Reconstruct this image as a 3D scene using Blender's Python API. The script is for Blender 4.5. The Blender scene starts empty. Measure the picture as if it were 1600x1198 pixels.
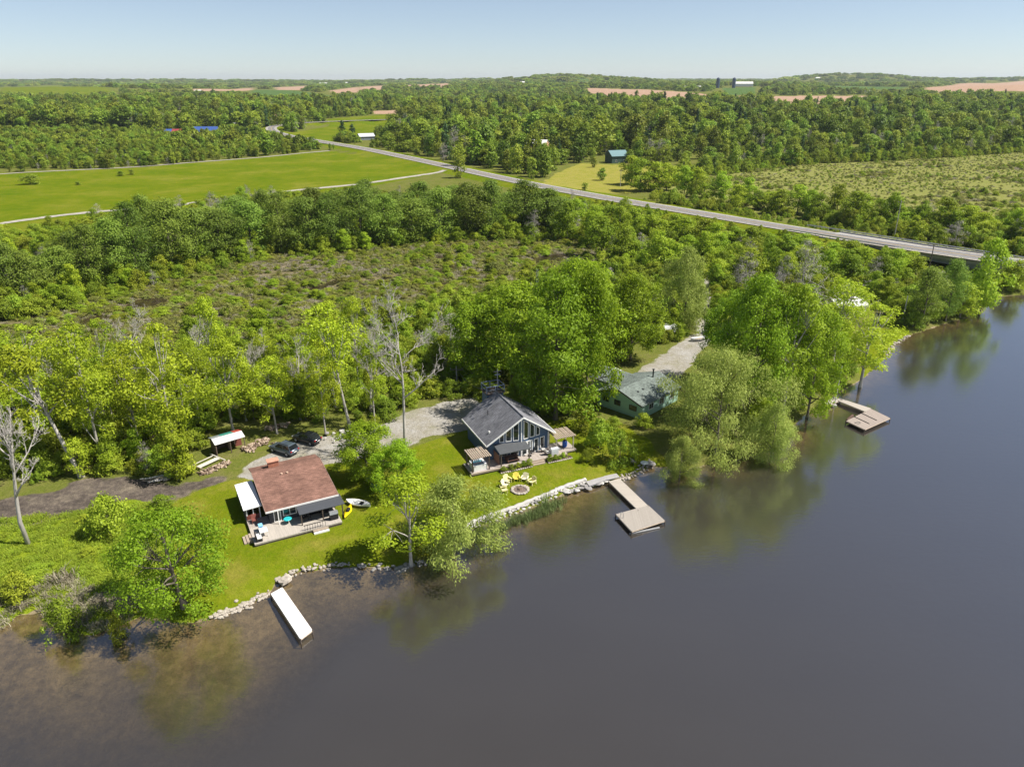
import bpy, math, random
import numpy as np
from mathutils import Vector, Matrix
sc = bpy.context.scene
COL = sc.collection
R = math.radians
# ------------------------------------------------------------------ camera, sky, sun, exposure
F, PITCH, CH = 1147.0, R(22.4), 50.0           # focal length in photo pixels, camera pitch, height over the lake
cam = bpy.data.cameras.new('camera'); co = bpy.data.objects.new('camera', cam); COL.objects.link(co)
co.location = (0, 0, CH); co.rotation_euler = (R(90) - PITCH, 0, 0)
cam.sensor_width = 36; cam.lens = F / 1600 * 36; cam.clip_start = 1; cam.clip_end = 40000
sc.camera = co
SUN_EL, SUN_AZ = R(54), R(-4)                 # azimuth measured from +X towards +Y
sd = Vector((math.cos(SUN_EL) * math.cos(SUN_AZ), math.cos(SUN_EL) * math.sin(SUN_AZ), math.sin(SUN_EL)))
w = bpy.data.worlds.new('World'); sc.world = w; w.use_nodes = True
nt = w.node_tree
sky = nt.nodes.new('ShaderNodeTexSky'); sky.sky_type = 'NISHITA'; sky.sun_disc = False
sky.sun_elevation = SUN_EL; sky.sun_rotation = math.pi / 2 - SUN_AZ
sky.altitude = 100; sky.air_density = 0.72; sky.dust_density = 0.15; sky.ozone_density = 3.0
hsv = nt.nodes.new('ShaderNodeHueSaturation'); hsv.inputs['Saturation'].default_value = .78; nt.links.new(sky.outputs[0], hsv.inputs['Color']); nt.links.new(hsv.outputs[0], nt.nodes['Background'].inputs[0]); nt.nodes['Background'].inputs[1].default_value = 0.070
sun = bpy.data.lights.new('sun', 'SUN'); sun.energy = 4.6; sun.angle = R(0.53); sun.color = (1, 0.95, 0.87)
so = bpy.data.objects.new('sun', sun); COL.objects.link(so); so.rotation_euler = sd.to_track_quat('Z', 'Y').to_euler()
so.location = (60, 60, 120)
sc.view_settings.view_transform = 'Standard'; sc.view_settings.look = 'None'
sc.view_settings.exposure = 0.75; sc.view_settings.gamma = 1
sc.cycles.use_denoising = True; sc.cycles.max_bounces = 7; sc.cycles.transparent_max_bounces = 12
sc.cycles.diffuse_bounces = 4; sc.cycles.glossy_bounces = 2; sc.cycles.transmission_bounces = 3
rng = np.random.default_rng(11); random.seed(5)

# ------------------------------------------------------------------ photo pixel -> place on the ground
def ray(px, py):
    x = (px - 800) / F; y = (py - 599) / F
    return x, math.cos(PITCH) - math.sin(PITCH) * y, -(math.sin(PITCH) + math.cos(PITCH) * y)
def Gz(px, py, z=0.8):
    x, y, d = ray(px, py); t = (z - CH) / d
    return x * t, y * t
def sm(a, b, x):
    t = np.clip((x - a) / (b - a), 0, 1); return t * t * (3 - 2 * t)
def seg_dist(X, Y, P, closed):
    best = np.full(X.shape, 1e18); par = np.zeros(X.shape)
    n = len(P)
    for i in range(n if closed else n - 1):
        ax, ay = P[i]; bx, by = P[(i + 1) % n]
        dx, dy = bx - ax, by - ay; L2 = dx * dx + dy * dy + 1e-9
        t = np.clip(((X - ax) * dx + (Y - ay) * dy) / L2, 0, 1)
        d = (X - ax - t * dx) ** 2 + (Y - ay - t * dy) ** 2
        m = d < best; best = np.where(m, d, best); par = np.where(m, i + t, par)
    return np.sqrt(best), par
def inside(X, Y, P):
    c = np.zeros(X.shape, bool); n = len(P)
    for i in range(n):
        ax, ay = P[i]; bx, by = P[(i + 1) % n]
        if ay == by: continue
        k = ((ay > Y) != (by > Y)) & (X < (bx - ax) * (Y - ay) / (by - ay) + ax)
        c ^= k
    return c
def sdist(X, Y, P):
    d, _ = seg_dist(X, Y, P, True)
    return np.where(inside(X, Y, P), d, -d)
_nr = np.random.default_rng(3)
_NW = [(_nr.uniform(0, 2 * math.pi), _nr.uniform(0, 2 * math.pi), _nr.uniform(.7, 1.4)) for _ in range(24)]
def nz(X, Y, scale, k=0):
    s = 0
    for i in range(8):
        a, p, f = _NW[(i + k * 5) % 24]
        q = (X * math.cos(a) + Y * math.sin(a)) * f * (1.6 ** (i % 4)) / scale * 2.2
        s = s + np.sin(q + p + 1.3 * np.sin(q * .37 + a * 3)) / (1.35 ** (i % 4))
    return s / 4.6

SHORE_PX = [(-260, 960), (-120, 1000), (0, 985), (25, 962), (62, 955), (85, 985), (150, 992), (225, 962), (290, 975), (345, 962), (385, 946),
            (420, 926), (438, 905), (470, 893), (540, 885), (600, 888), (660, 880), (715, 850), (735, 828), (800, 805), (860, 781), (905, 764),
            (950, 750), (985, 743), (1020, 728), (1060, 735), (1120, 725), (1190, 712), (1225, 690), (1245, 660), (1270, 640),
            (1310, 615), (1350, 590), (1375, 568), (1398, 540), (1422, 524), (1470, 508), (1525, 492), (1545, 466), (1600, 460), (1680, 452)]
LAND = [Gz(x, y, 0) for x, y in SHORE_PX]
LAND = LAND + [(182, 190), (225, 250), (330, 320), (700, 300), (30000, 300), (30000, 40000), (-30000, 40000), (-30000, 80), (-120, 60)]
ROAD_PX = [(1600, 411), (1500, 397), (1370, 378), (1240, 357), (1100, 334), (960, 311), (860, 293), (780, 277), (697, 259), (620, 243), (560, 232), (497, 223)]
def _rz(x, y):
    q = Gz(x, y, 2.2)
    for _ in range(5): q = Gz(x, y, 2.0 + 2.6 * (1 - float(sm(190, 300, q[1]))))
    return q
ROAD = [_rz(x, y) for x, y in ROAD_PX]
_d = (ROAD[0][0] - ROAD[1][0], ROAD[0][1] - ROAD[1][1]); ROAD = [(ROAD[0][0] + _d[0] * 6, ROAD[0][1] + _d[1] * 6), (ROAD[0][0] + _d[0] * 3, ROAD[0][1] + _d[1] * 3)] + ROAD
p = ROAD[-1]
ROAD += [(p[0] - 45, p[1] + 60), (p[0] - 75, p[1] + 120), (p[0] - 85, p[1] + 175), (p[0] - 60, p[1] + 230), (p[0] + 20, p[1] + 285), (p[0] + 140, p[1] + 330), (p[0] + 330, p[1] + 390), (p[0] + 700, p[1] + 500)]
def catmull(P, n):
    out = []
    for i in range(len(P) - 1):
        a, b, c, d = P[max(i - 1, 0)], P[i], P[i + 1], P[min(i + 2, len(P) - 1)]
        for k in range(n):
            t = k / n
            out.append(tuple(.5 * (2 * b[j] + (c[j] - a[j]) * t + (2 * a[j] - 5 * b[j] + 4 * c[j] - d[j]) * t * t + (3 * b[j] - a[j] - 3 * c[j] + d[j]) * t ** 3) for j in range(len(b))))
    out.append(tuple(P[-1])); return out
ROADS = catmull(ROAD, 6)
MARSH = [Gz(*q) for q in [(-200, 545), (0, 505), (100, 485), (220, 450), (330, 425), (420, 402), (560, 392), (700, 378), (860, 372), (960, 385), (985, 405), (900, 440), (760, 470), (640, 505), (520, 520), (400, 530), (250, 545), (0, 600), (-150, 610)]]
BUMPS = [(300, 4300, 38, 420, 700), (1900, 4800, 30, 300, 500), (2250, 5000, 31, 330, 500), (3100, 5200, 20, 800, 500), (520, 1900, 9, 260, 350), (1500, 2100, 20, 420, 300), (-1500, 2600, 16, 600, 500), (-300, 6500, 18, 900, 600), (-3500, 7000, 22, 1400, 700)]
ZROAD = lambda Y: 2.0 + 2.6 * (1 - sm(190, 300, Y)) + 3 * sm(500, 900, Y)
def base_h(X, Y):
    ang = X / np.maximum(Y, 1)
    rise = 5 * sm(430, 1400, Y) + 22 * sm(1550, 2700, Y) * (.45 + .55 * sm(-.35, .12, ang)) + 4 * sm(430, 900, Y) * sm(.0, .25, ang)
    und = sm(1100, 2800, Y) * (6 * nz(X, Y, 900) + 3 * nz(X, Y, 380, 1)) + 24 * sm(2800, 8500, Y) + sm(4000, 8000, Y) * 9 * nz(X, Y, 2600, 2)
    b = 0
    for bx, by, h, rx, ry in BUMPS: b = b + h * np.exp(-((X - bx) / rx) ** 2 - ((Y - by) / ry) ** 2)
    return rise + und + b
def hgt(X, Y, road=True):
    X = np.asarray(X, float); Y = np.asarray(Y, float)
    d = sdist(X, Y, LAND)
    land = .12 + .68 * sm(0, 2.5, d) + base_h(X, Y)
    m = sm(-3, 6, sdist(X, Y, MARSH)); land = land - m * .42
    bed = -.10 - .55 * (1 - np.exp(-np.maximum(-d, 0) / 5)) - 2.6 * sm(7, 26, -d)
    z = np.where(d > 0, land, bed)
    z = z + np.where(d > 0, .05 * nz(X, Y, 5), .06 * nz(X, Y, 2.5))
    if road:
        rd, _ = seg_dist(X, Y, ROADS, False)
        zr = ZROAD(Y) + base_h(X, Y) * .9
        k = sm(17, 7.5, rd) * (d > 2) * sm(121, 104, X)
        z = z * (1 - k) + (zr - .3) * k
    return z
def h1(x, y): return float(hgt(np.array([x]), np.array([y]))[0])
def G(px, py):
    x, y, d = ray(px, py)
    x0, y0 = Gz(px, py)
    if d < 0 and 0 < y0 < 400: return x0, y0
    ts = 300 * (1.012 ** np.arange(330)); xs, ys, zs = x * ts / y, ts, CH + d * ts / y
    hh = hgt(xs, ys); k = np.argmax(zs < hh)
    if k == 0: k = len(ts) - 1
    return float(xs[k]), float(ys[k])
def PG(L): return [G(*q) for q in L]
def top_z(px_top_y, Y):
    x, y, d = ray(800, px_top_y); return CH + d / y * Y
def pxw(n, Y, z=5):                        # n photo pixels at distance Y, in metres
    return n * (Y * math.cos(PITCH) + (CH - z) * math.sin(PITCH)) / F

# ------------------------------------------------------------------ materials
def newmat(name):
    m = bpy.data.materials.new(name); m.use_nodes = True
    t = m.node_tree; t.nodes.clear(); o = t.nodes.new('ShaderNodeOutputMaterial'); return m, t, o
def N(t, typ, **kw):
    n = t.nodes.new(typ)
    for k, v in kw.items():
        if k == 'inp':
            for a, b in v.items(): n.inputs[a].default_value = b
        else: setattr(n, k, v)
    return n
def c4(c): return (c[0], c[1], c[2], 1)
MATS = {}
def pm(name, base, var=.2, scale=2., rough=.8, bump=.0, metal=0, spec=.3, stretch=None, second=None, streak=0):
    if name in MATS: return MATS[name]
    m, t, o = newmat(name)
    tc = N(t, 'ShaderNodeTexCoord'); mp = N(t, 'ShaderNodeMapping')
    if stretch: mp.inputs['Scale'].default_value = stretch
    t.links.new(tc.outputs['Object'], mp.inputs[0])
    n1 = N(t, 'ShaderNodeTexNoise', inp={'Scale': scale, 'Detail': 6, 'Roughness': .65})
    t.links.new(mp.outputs[0], n1.inputs['Vector'])
    cr = N(t, 'ShaderNodeValToRGB')
    lo = tuple(x * (1 - var) for x in base); hi = tuple(min(x * (1 + var), .95) for x in (second or base))
    cr.color_ramp.elements[0].position = .32; cr.color_ramp.elements[1].position = .68
    cr.color_ramp.elements[0].color = c4(lo); cr.color_ramp.elements[1].color = c4(hi)
    t.links.new(n1.outputs['Fac'], cr.inputs[0])
    b = N(t, 'ShaderNodeBsdfPrincipled', inp={'Roughness': rough, 'Metallic': metal, 'Specular IOR Level': spec})
    t.links.new(cr.outputs[0], b.inputs['Base Color'])
    if bump:
        n2 = N(t, 'ShaderNodeTexNoise', inp={'Scale': scale * 6, 'Detail': 4}); t.links.new(mp.outputs[0], n2.inputs['Vector'])
        bp = N(t, 'ShaderNodeBump', inp={'Strength': bump, 'Distance': .05}); t.links.new(n2.outputs['Fac'], bp.inputs['Height'])
        t.links.new(bp.outputs[0], b.inputs['Normal'])
    t.links.new(b.outputs[0], o.inputs[0]); MATS[name] = m; return m
def planks_mat(name, base, width=.14, axis='X', var=.25, rough=.85, gap=.35):
    """boards too narrow to tell apart: a colour step per board and a dark joint"""
    if name in MATS: return MATS[name]
    m, t, o = newmat(name)
    tc = N(t, 'ShaderNodeTexCoord'); sp = N(t, 'ShaderNodeSeparateXYZ'); t.links.new(tc.outputs['Object'], sp.inputs[0])
    dv = N(t, 'ShaderNodeMath', operation='DIVIDE', inp={1: width}); t.links.new(sp.outputs[axis], dv.inputs[0])
    fl = N(t, 'ShaderNodeMath', operation='FLOOR'); t.links.new(dv.outputs[0], fl.inputs[0])
    fr = N(t, 'ShaderNodeMath', operation='FRACT'); t.links.new(dv.outputs[0], fr.inputs[0])
    wn = N(t, 'ShaderNodeTexWhiteNoise', noise_dimensions='1D'); t.links.new(fl.outputs[0], wn.inputs['W'])
    gp = N(t, 'ShaderNodeMath', operation='LESS_THAN', inp={1: .1}); t.links.new(fr.outputs[0], gp.inputs[0])
    ns = N(t, 'ShaderNodeTexNoise', inp={'Scale': 2.5, 'Detail': 6}); t.links.new(tc.outputs['Object'], ns.inputs['Vector'])
    ad = N(t, 'ShaderNodeMath', operation='ADD'); t.links.new(wn.outputs[0], ad.inputs[0]); t.links.new(ns.outputs['Fac'], ad.inputs[1])
    hf = N(t, 'ShaderNodeMath', operation='MULTIPLY', inp={1: .5}); t.links.new(ad.outputs[0], hf.inputs[0])
    mx = N(t, 'ShaderNodeMix', data_type='RGBA'); t.links.new(hf.outputs[0], mx.inputs['Factor'])
    mx.inputs[6].default_value = c4([x * (1 - var) for x in base]); mx.inputs[7].default_value = c4([min(.95, x * (1 + var)) for x in base])
    m2 = N(t, 'ShaderNodeMix', data_type='RGBA'); t.links.new(gp.outputs[0], m2.inputs['Factor'])
    t.links.new(mx.outputs[2], m2.inputs[6]); m2.inputs[7].default_value = c4([x * gap for x in base])
    b = N(t, 'ShaderNodeBsdfPrincipled', inp={'Roughness': rough, 'Specular IOR Level': .25}); t.links.new(m2.outputs[2], b.inputs['Base Color'])
    bp = N(t, 'ShaderNodeBump', inp={'Strength': .5, 'Distance': .01}); iv = N(t, 'ShaderNodeMath', operation='SUBTRACT', inp={0: 1.}); t.links.new(gp.outputs[0], iv.inputs[1])
    t.links.new(iv.outputs[0], bp.inputs['Height']); t.links.new(bp.outputs[0], b.inputs['Normal'])
    t.links.new(b.outputs[0], o.inputs[0]); MATS[name] = m; return m
def glass_mat(name='window_glass', col=(.02, .028, .03)):
    if name in MATS: return MATS[name]
    m, t, o = newmat(name)
    b = N(t, 'ShaderNodeBsdfPrincipled', inp={'Base Color': c4(col), 'Roughness': .04, 'Specular IOR Level': .8})
    t.links.new(b.outputs[0], o.inputs[0]); MATS[name] = m; return m
def leaf_mat(name, ca, cb, trans=.32, hv=.02, vv=.35):
    m, t, o = newmat(name)
    gi = N(t, 'ShaderNodeNewGeometry'); oi = N(t, 'ShaderNodeObjectInfo')
    mx = N(t, 'ShaderNodeMix', data_type='RGBA'); t.links.new(gi.outputs['Random Per Island'], mx.inputs['Factor'])
    mx.inputs[6].default_value = c4(ca); mx.inputs[7].default_value = c4(cb)
    hs = N(t, 'ShaderNodeHueSaturation')
    h = N(t, 'ShaderNodeMapRange', inp={3: .5 - hv * .45, 4: .5 + hv * .45}); t.links.new(oi.outputs['Random'], h.inputs[0]); t.links.new(h.outputs[0], hs.inputs['Hue'])
    fr = N(t, 'ShaderNodeMath', operation='MULTIPLY', inp={1: 7.31}); t.links.new(oi.outputs['Random'], fr.inputs[0])
    f2 = N(t, 'ShaderNodeMath', operation='FRACT'); t.links.new(fr.outputs[0], f2.inputs[0])
    v = N(t, 'ShaderNodeMapRange', inp={3: 1 - vv, 4: 1 + vv}); t.links.new(f2.outputs[0], v.inputs[0]); t.links.new(v.outputs[0], hs.inputs['Value'])
    t.links.new(mx.outputs[2], hs.inputs['Color'])
    d = N(t, 'ShaderNodeBsdfPrincipled', inp={'Roughness': .5, 'Specular IOR Level': .14}); tr = N(t, 'ShaderNodeBsdfTranslucent')
    t.links.new(hs.outputs[0], d.inputs['Base Color']); t.links.new(hs.outputs[0], tr.inputs['Color'])
    ms = N(t, 'ShaderNodeMixShader', inp={0: trans}); t.links.new(d.outputs[0], ms.inputs[1]); t.links.new(tr.outputs[0], ms.inputs[2])
    t.links.new(ms.outputs[0], o.inputs[0]); MATS[name] = m; return m
LM = {
    'maple': leaf_mat('maple_leaves', (.200, .315, .014), (.315, .440, .024), trans=.37, hv=.022, vv=.22),
    'oak': leaf_mat('oak_leaves', (.185, .300, .014), (.285, .405, .026), vv=.1, trans=.42),
    'ash': leaf_mat('ash_leaves', (.275, .365, .018), (.405, .490, .030), hv=.026, vv=.25, trans=.37),
    'willow': leaf_mat('willow_leaves', (.285, .370, .066), (.415, .480, .112), hv=.012, vv=.12, trans=.36),
    'sallow': leaf_mat('sallow_leaves', (.165, .250, .032), (.280, .370, .058), hv=.03, vv=.3, trans=.42),
    'young': leaf_mat('young_leaves', (.240, .345, .020), (.370, .460, .034), hv=.03, vv=.28, trans=.37),
    'conifer': leaf_mat('conifer_needles', (.036, .080, .024), (.070, .130, .038), trans=.12),
    'shrub': leaf_mat('shrub_leaves', (.235, .320, .024), (.360, .435, .040), hv=.045, vv=.28, trans=.36),
    'olive': leaf_mat('marsh_leaves', (.215, .235, .050), (.340, .345, .090), hv=.04, vv=.28, trans=.37),
    'tan': leaf_mat('dead_sedge', (.300, .265, .175), (.440, .400, .290), hv=.02, vv=.2, trans=.3),
    'tallgrass': leaf_mat('tall_grass_blades', (.270, .370, .026), (.410, .490, .060), hv=.02, vv=.2, trans=.45),
    'reed': leaf_mat('reed_blades', (.130, .190, .055), (.250, .300, .115), hv=.02, trans=.3),
    'far': leaf_mat('far_leaves', (.175, .255, .024), (.300, .370, .044), hv=.05, vv=.4, trans=.36),
    'grey': leaf_mat('grey_twigs', (.220, .200, .180), (.330, .305, .275), hv=.01, trans=0),
}
BARK = pm('bark', (.16, .135, .105), .35, 3, .9, .5, stretch=(1, 1, .25))
BARKG = pm('grey_bark', (.40, .37, .33), .3, 3, .9, .5, stretch=(1, 1, .25))

# ------------------------------------------------------------------ mesh helpers
class MB:
    def __init__(s): s.v = []; s.f = []
    def add(s, vs, fs):
        b = len(s.v); s.v += [tuple(q) for q in vs]; s.f += [tuple(b + i for i in f) for f in fs]; return s
    def box(s, x0, x1, y0, y1, z0, z1):
        return s.add([(x0, y0, z0), (x1, y0, z0), (x1, y1, z0), (x0, y1, z0), (x0, y0, z1), (x1, y0, z1), (x1, y1, z1), (x0, y1, z1)],
                     [(0, 3, 2, 1), (4, 5, 6, 7), (0, 1, 5, 4), (1, 2, 6, 5), (2, 3, 7, 6), (3, 0, 4, 7)])
    def hexa(s, bot, top):
        return s.add(list(bot) + list(top), [(0, 3, 2, 1), (4, 5, 6, 7), (0, 1, 5, 4), (1, 2, 6, 5), (2, 3, 7, 6), (3, 0, 4, 7)])
    def slab(s, quad, th):                   # quad corners at the top, thickness downwards
        return s.hexa([(x, y, z - th) for x, y, z in quad], quad)
    def prism(s, poly, off):
        n = len(poly); q = [tuple(a[i] + off[i] for i in range(3)) for a in poly]
        return s.add(list(poly) + q, [tuple(range(n))[::-1], tuple(range(n, 2 * n))] + [(i, (i + 1) % n, n + (i + 1) % n, n + i) for i in range(n)])
    def tube(s, pts, rad, n=6, cap=True):
        P = [Vector(p) for p in pts]; b = len(s.v)
        for i, p in enumerate(P):
            d = (P[min(i + 1, len(P) - 1)] - P[max(i - 1, 0)]); d = d.normalized() if d.length > 1e-6 else Vector((0, 0, 1))
            a = d.cross(Vector((.3, .9, .2)) if abs(d.z) > .8 else Vector((0, 0, 1))).normalized(); c = d.cross(a)
            r = rad[i] if hasattr(rad, '__len__') else rad
            for k in range(n):
                th = 2 * math.pi * k / n; s.v.append(tuple(p + a * (r * math.cos(th)) + c * (r * math.sin(th))))
        for i in range(len(P) - 1):
            for k in range(n): s.f.append((b + i * n + k, b + i * n + (k + 1) % n, b + (i + 1) * n + (k + 1) % n, b + (i + 1) * n + k))
        if cap: s.f.append(tuple(b + k for k in range(n))[::-1]); s.f.append(tuple(b + (len(P) - 1) * n + k for k in range(n)))
        return s
    def cyl(s, x, y, z0, z1, r, n=12, r1=None): return s.tube([(x, y, z0), (x, y, z1)], [r, r if r1 is None else r1], n)
    def mesh(s, name, m):
        me = bpy.data.meshes.new(name); me.from_pydata(s.v, [], s.f); me.materials.append(m); me.validate(); me.update(); return me
    def part(s, name, m, parent=None, smooth=False):
        o = bpy.data.objects.new(name, s.mesh(name, m)); COL.objects.link(o); o.parent = parent
        if smooth: o.data.shade_smooth()
        return o
def np_mesh(name, V, Fq, m, smooth=False):
    me = bpy.data.meshes.new(name); nf, k = Fq.shape
    me.vertices.add(len(V)); me.vertices.foreach_set('co', np.ascontiguousarray(V, np.float32).ravel())
    me.loops.add(nf * k); me.loops.foreach_set('vertex_index', np.ascontiguousarray(Fq, np.int32).ravel())
    me.polygons.add(nf); me.polygons.foreach_set('loop_start', np.arange(0, nf * k, k, dtype=np.int32))
    if smooth: me.polygons.foreach_set('use_smooth', np.ones(nf, bool))
    me.materials.append(m); me.update(calc_edges=True); return me
def tag(o, label=None, cat=None, group=None, kind=None):
    if label: o['label'] = label
    if cat: o['category'] = cat
    if group: o['group'] = group
    if kind: o['kind'] = kind
    return o
def thing(name, label, cat, loc, rz=0, group=None):
    o = bpy.data.objects.new(name, None); COL.objects.link(o); o.empty_display_size = .3
    o.location = loc; o.rotation_euler = (0, 0, rz); return tag(o, label, cat, group)
def copy_tree(o, parent=None):
    c = o.copy(); COL.objects.link(c)
    if parent is not None: c.parent = parent
    for ch in list(o.children): copy_tree(ch, c)
    return c

# ------------------------------------------------------------------ zones of the ground
Z = {}
Z['lawn'] = [PG([(255, 790), (330, 757), (385, 745), (500, 728), (640, 700), (735, 668), (870, 655), (965, 655), (1015, 690), (1065, 740), (1000, 760), (870, 800), (730, 850), (540, 895), (440, 925), (330, 985), (262, 930)]),
             PG([(1345, 590), (1350, 520), (1400, 495), (1425, 520), (1405, 550), (1380, 580)])]
Z['tall'] = [PG([(-200, 840), (0, 810), (100, 800), (200, 782), (268, 790), (275, 900), (300, 985), (150, 1000), (60, 960), (0, 1000), (-200, 1040)])]
Z['gravel'] = [PG([(575, 672), (625, 648), (690, 628), (748, 622), (770, 640), (728, 669), (650, 691), (560, 716), (500, 728), (410, 748), (368, 748), (395, 722), (430, 703), (480, 680), (520, 680), (560, 692)]),
               PG([(960, 608), (1000, 578), (1050, 545), (1098, 515), (1118, 525), (1085, 560), (1060, 590), (1000, 625)]),
               PG([(1085, 520), (1095, 470), (1100, 430), (1112, 430), (1112, 470), (1110, 520)])]
Z['soil'] = [PG([(-150, 815), (0, 785), (60, 772), (120, 752), (200, 745), (270, 755), (340, 742), (330, 752), (280, 778), (200, 788), (100, 808), (0, 820), (-150, 850)])]
Z['marsh'] = [MARSH]
Z['pasture'] = [PG([(-200, 310), (-20, 273), (200, 264), (400, 248), (512, 237), (600, 246), (690, 270), (560, 295), (400, 312), (235, 345), (0, 372), (-260, 400)]),
                PG([(440, 207), (520, 196), (620, 192), (625, 205), (585, 216), (505, 219), (445, 215)]), PG([(510, 186), (600, 180), (635, 184), (600, 188), (520, 193)]), PG([(0, 152), (0, 136), (90, 133), (175, 140), (175, 150), (80, 152)])]
Z['straw'] = [PG([(845, 290), (868, 272), (905, 257), (960, 257), (1040, 262), (1055, 280), (1020, 296), (985, 303), (930, 302)])]
Z['meadow'] = [PG([(1040, 318), (1010, 300), (1100, 275), (1250, 258), (1420, 250), (1600, 238), (1750, 235), (1750, 350), (1600, 352), (1400, 345), (1200, 335)])]
Z['tilled'] = [PG(q) for q in [[(918, 138), (1000, 140), (1110, 149), (1100, 154), (1020, 158), (960, 152), (920, 146)], [(1032, 158), (1070, 153), (1072, 165), (1040, 168)], [(1140, 152), (1185, 150), (1188, 160), (1150, 162)],
              [(1200, 152), (1290, 150), (1390, 150), (1400, 156), (1310, 165), (1200, 168)], [(1440, 141), (1500, 131), (1600, 126), (1700, 128), (1700, 144), (1560, 145), (1480, 147)], [(185, 183), (240, 178), (290, 173), (290, 177), (240, 183), (185, 187)],
              [(245, 154), (320, 151), (320, 156), (250, 158)], [(300, 140), (395, 137), (395, 142), (310, 143)], [(430, 137), (480, 134), (480, 141), (435, 142)], [(515, 142), (560, 136), (560, 145), (520, 146)], [(565, 136), (600, 134), (600, 141), (565, 141)], [(630, 134), (700, 130), (700, 137), (630, 138)],
              [(420, 176), (500, 173), (502, 181), (425, 184)], [(580, 174), (630, 172), (630, 178), (585, 179)], [(1690, 150), (1800, 145), (1800, 155), (1690, 158)]]]
Z['crop'] = [PG(q) for q in [[(1128, 138), (1180, 136), (1180, 147), (1135, 150)], [(400, 140), (520, 150), (520, 156), (390, 150)], [(865, 124), (920, 124), (920, 129), (870, 130)], [(1290, 134), (1420, 136), (1410, 141), (1300, 140)]]]
def zone(name, X, Y, soft=1.2, fn=.8, fs=3):
    w_ = np.zeros(X.shape)
    for P in Z[name]:
        xs = [q[0] for q in P]; ys = [q[1] for q in P]; pad = 30
        m = (X > min(xs) - pad) & (X < max(xs) + pad) & (Y > min(ys) - pad) & (Y < max(ys) + pad)
        if not m.any(): continue
        d = sdist(X[m], Y[m], P) + fn * nz(X[m], Y[m], fs, 2)
        w_[m] = np.maximum(w_[m], sm(-soft, soft, d))
    return w_
# the ground sheet: fine near the houses, coarser out to the horizon
def axis(c0, c1, step, far, g):
    a = list(np.arange(c0, c1 + step / 2, step)); s = step; x = c1
    while x < far: s *= 1 + g; x += s; a.append(x)
    return a
gx = np.array(sorted(set([-q for q in axis(0, 66, .6, 13000, .04)] + axis(0, 66, .6, 13000, .04))))
gy = np.array([-60., -20, 10, 30] + axis(44, 150, .6, 15000, .026))
GX, GY = np.meshgrid(gx, gy); fx, fy = GX.ravel(), GY.ravel()
gz = hgt(fx, fy)
land_d = sdist(fx, fy, LAND)
W = {}
for k, s_, n_, sc_ in [('lawn', .8, .8, 3), ('tall', 1.5, 1.5, 4), ('gravel', .9, 1.1, 2.5), ('soil', 1.6, 2.4, 3.5), ('marsh', 5, 4, 12), ('pasture', 3, 2, 10), ('straw', 3, 2, 8), ('meadow', 6, 5, 18), ('tilled', 8, 3, 60), ('crop', 8, 3, 60)]:
    W[k] = zone(k, fx, fy, s_, n_, sc_)
W['bed'] = sm(.25, -.1, land_d)
rdist, _ = seg_dist(fx, fy, ROADS, False)
W['pasture'] = np.maximum(W['pasture'], sm(18, 11, rdist) * (land_d > 1) * .9)
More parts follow.
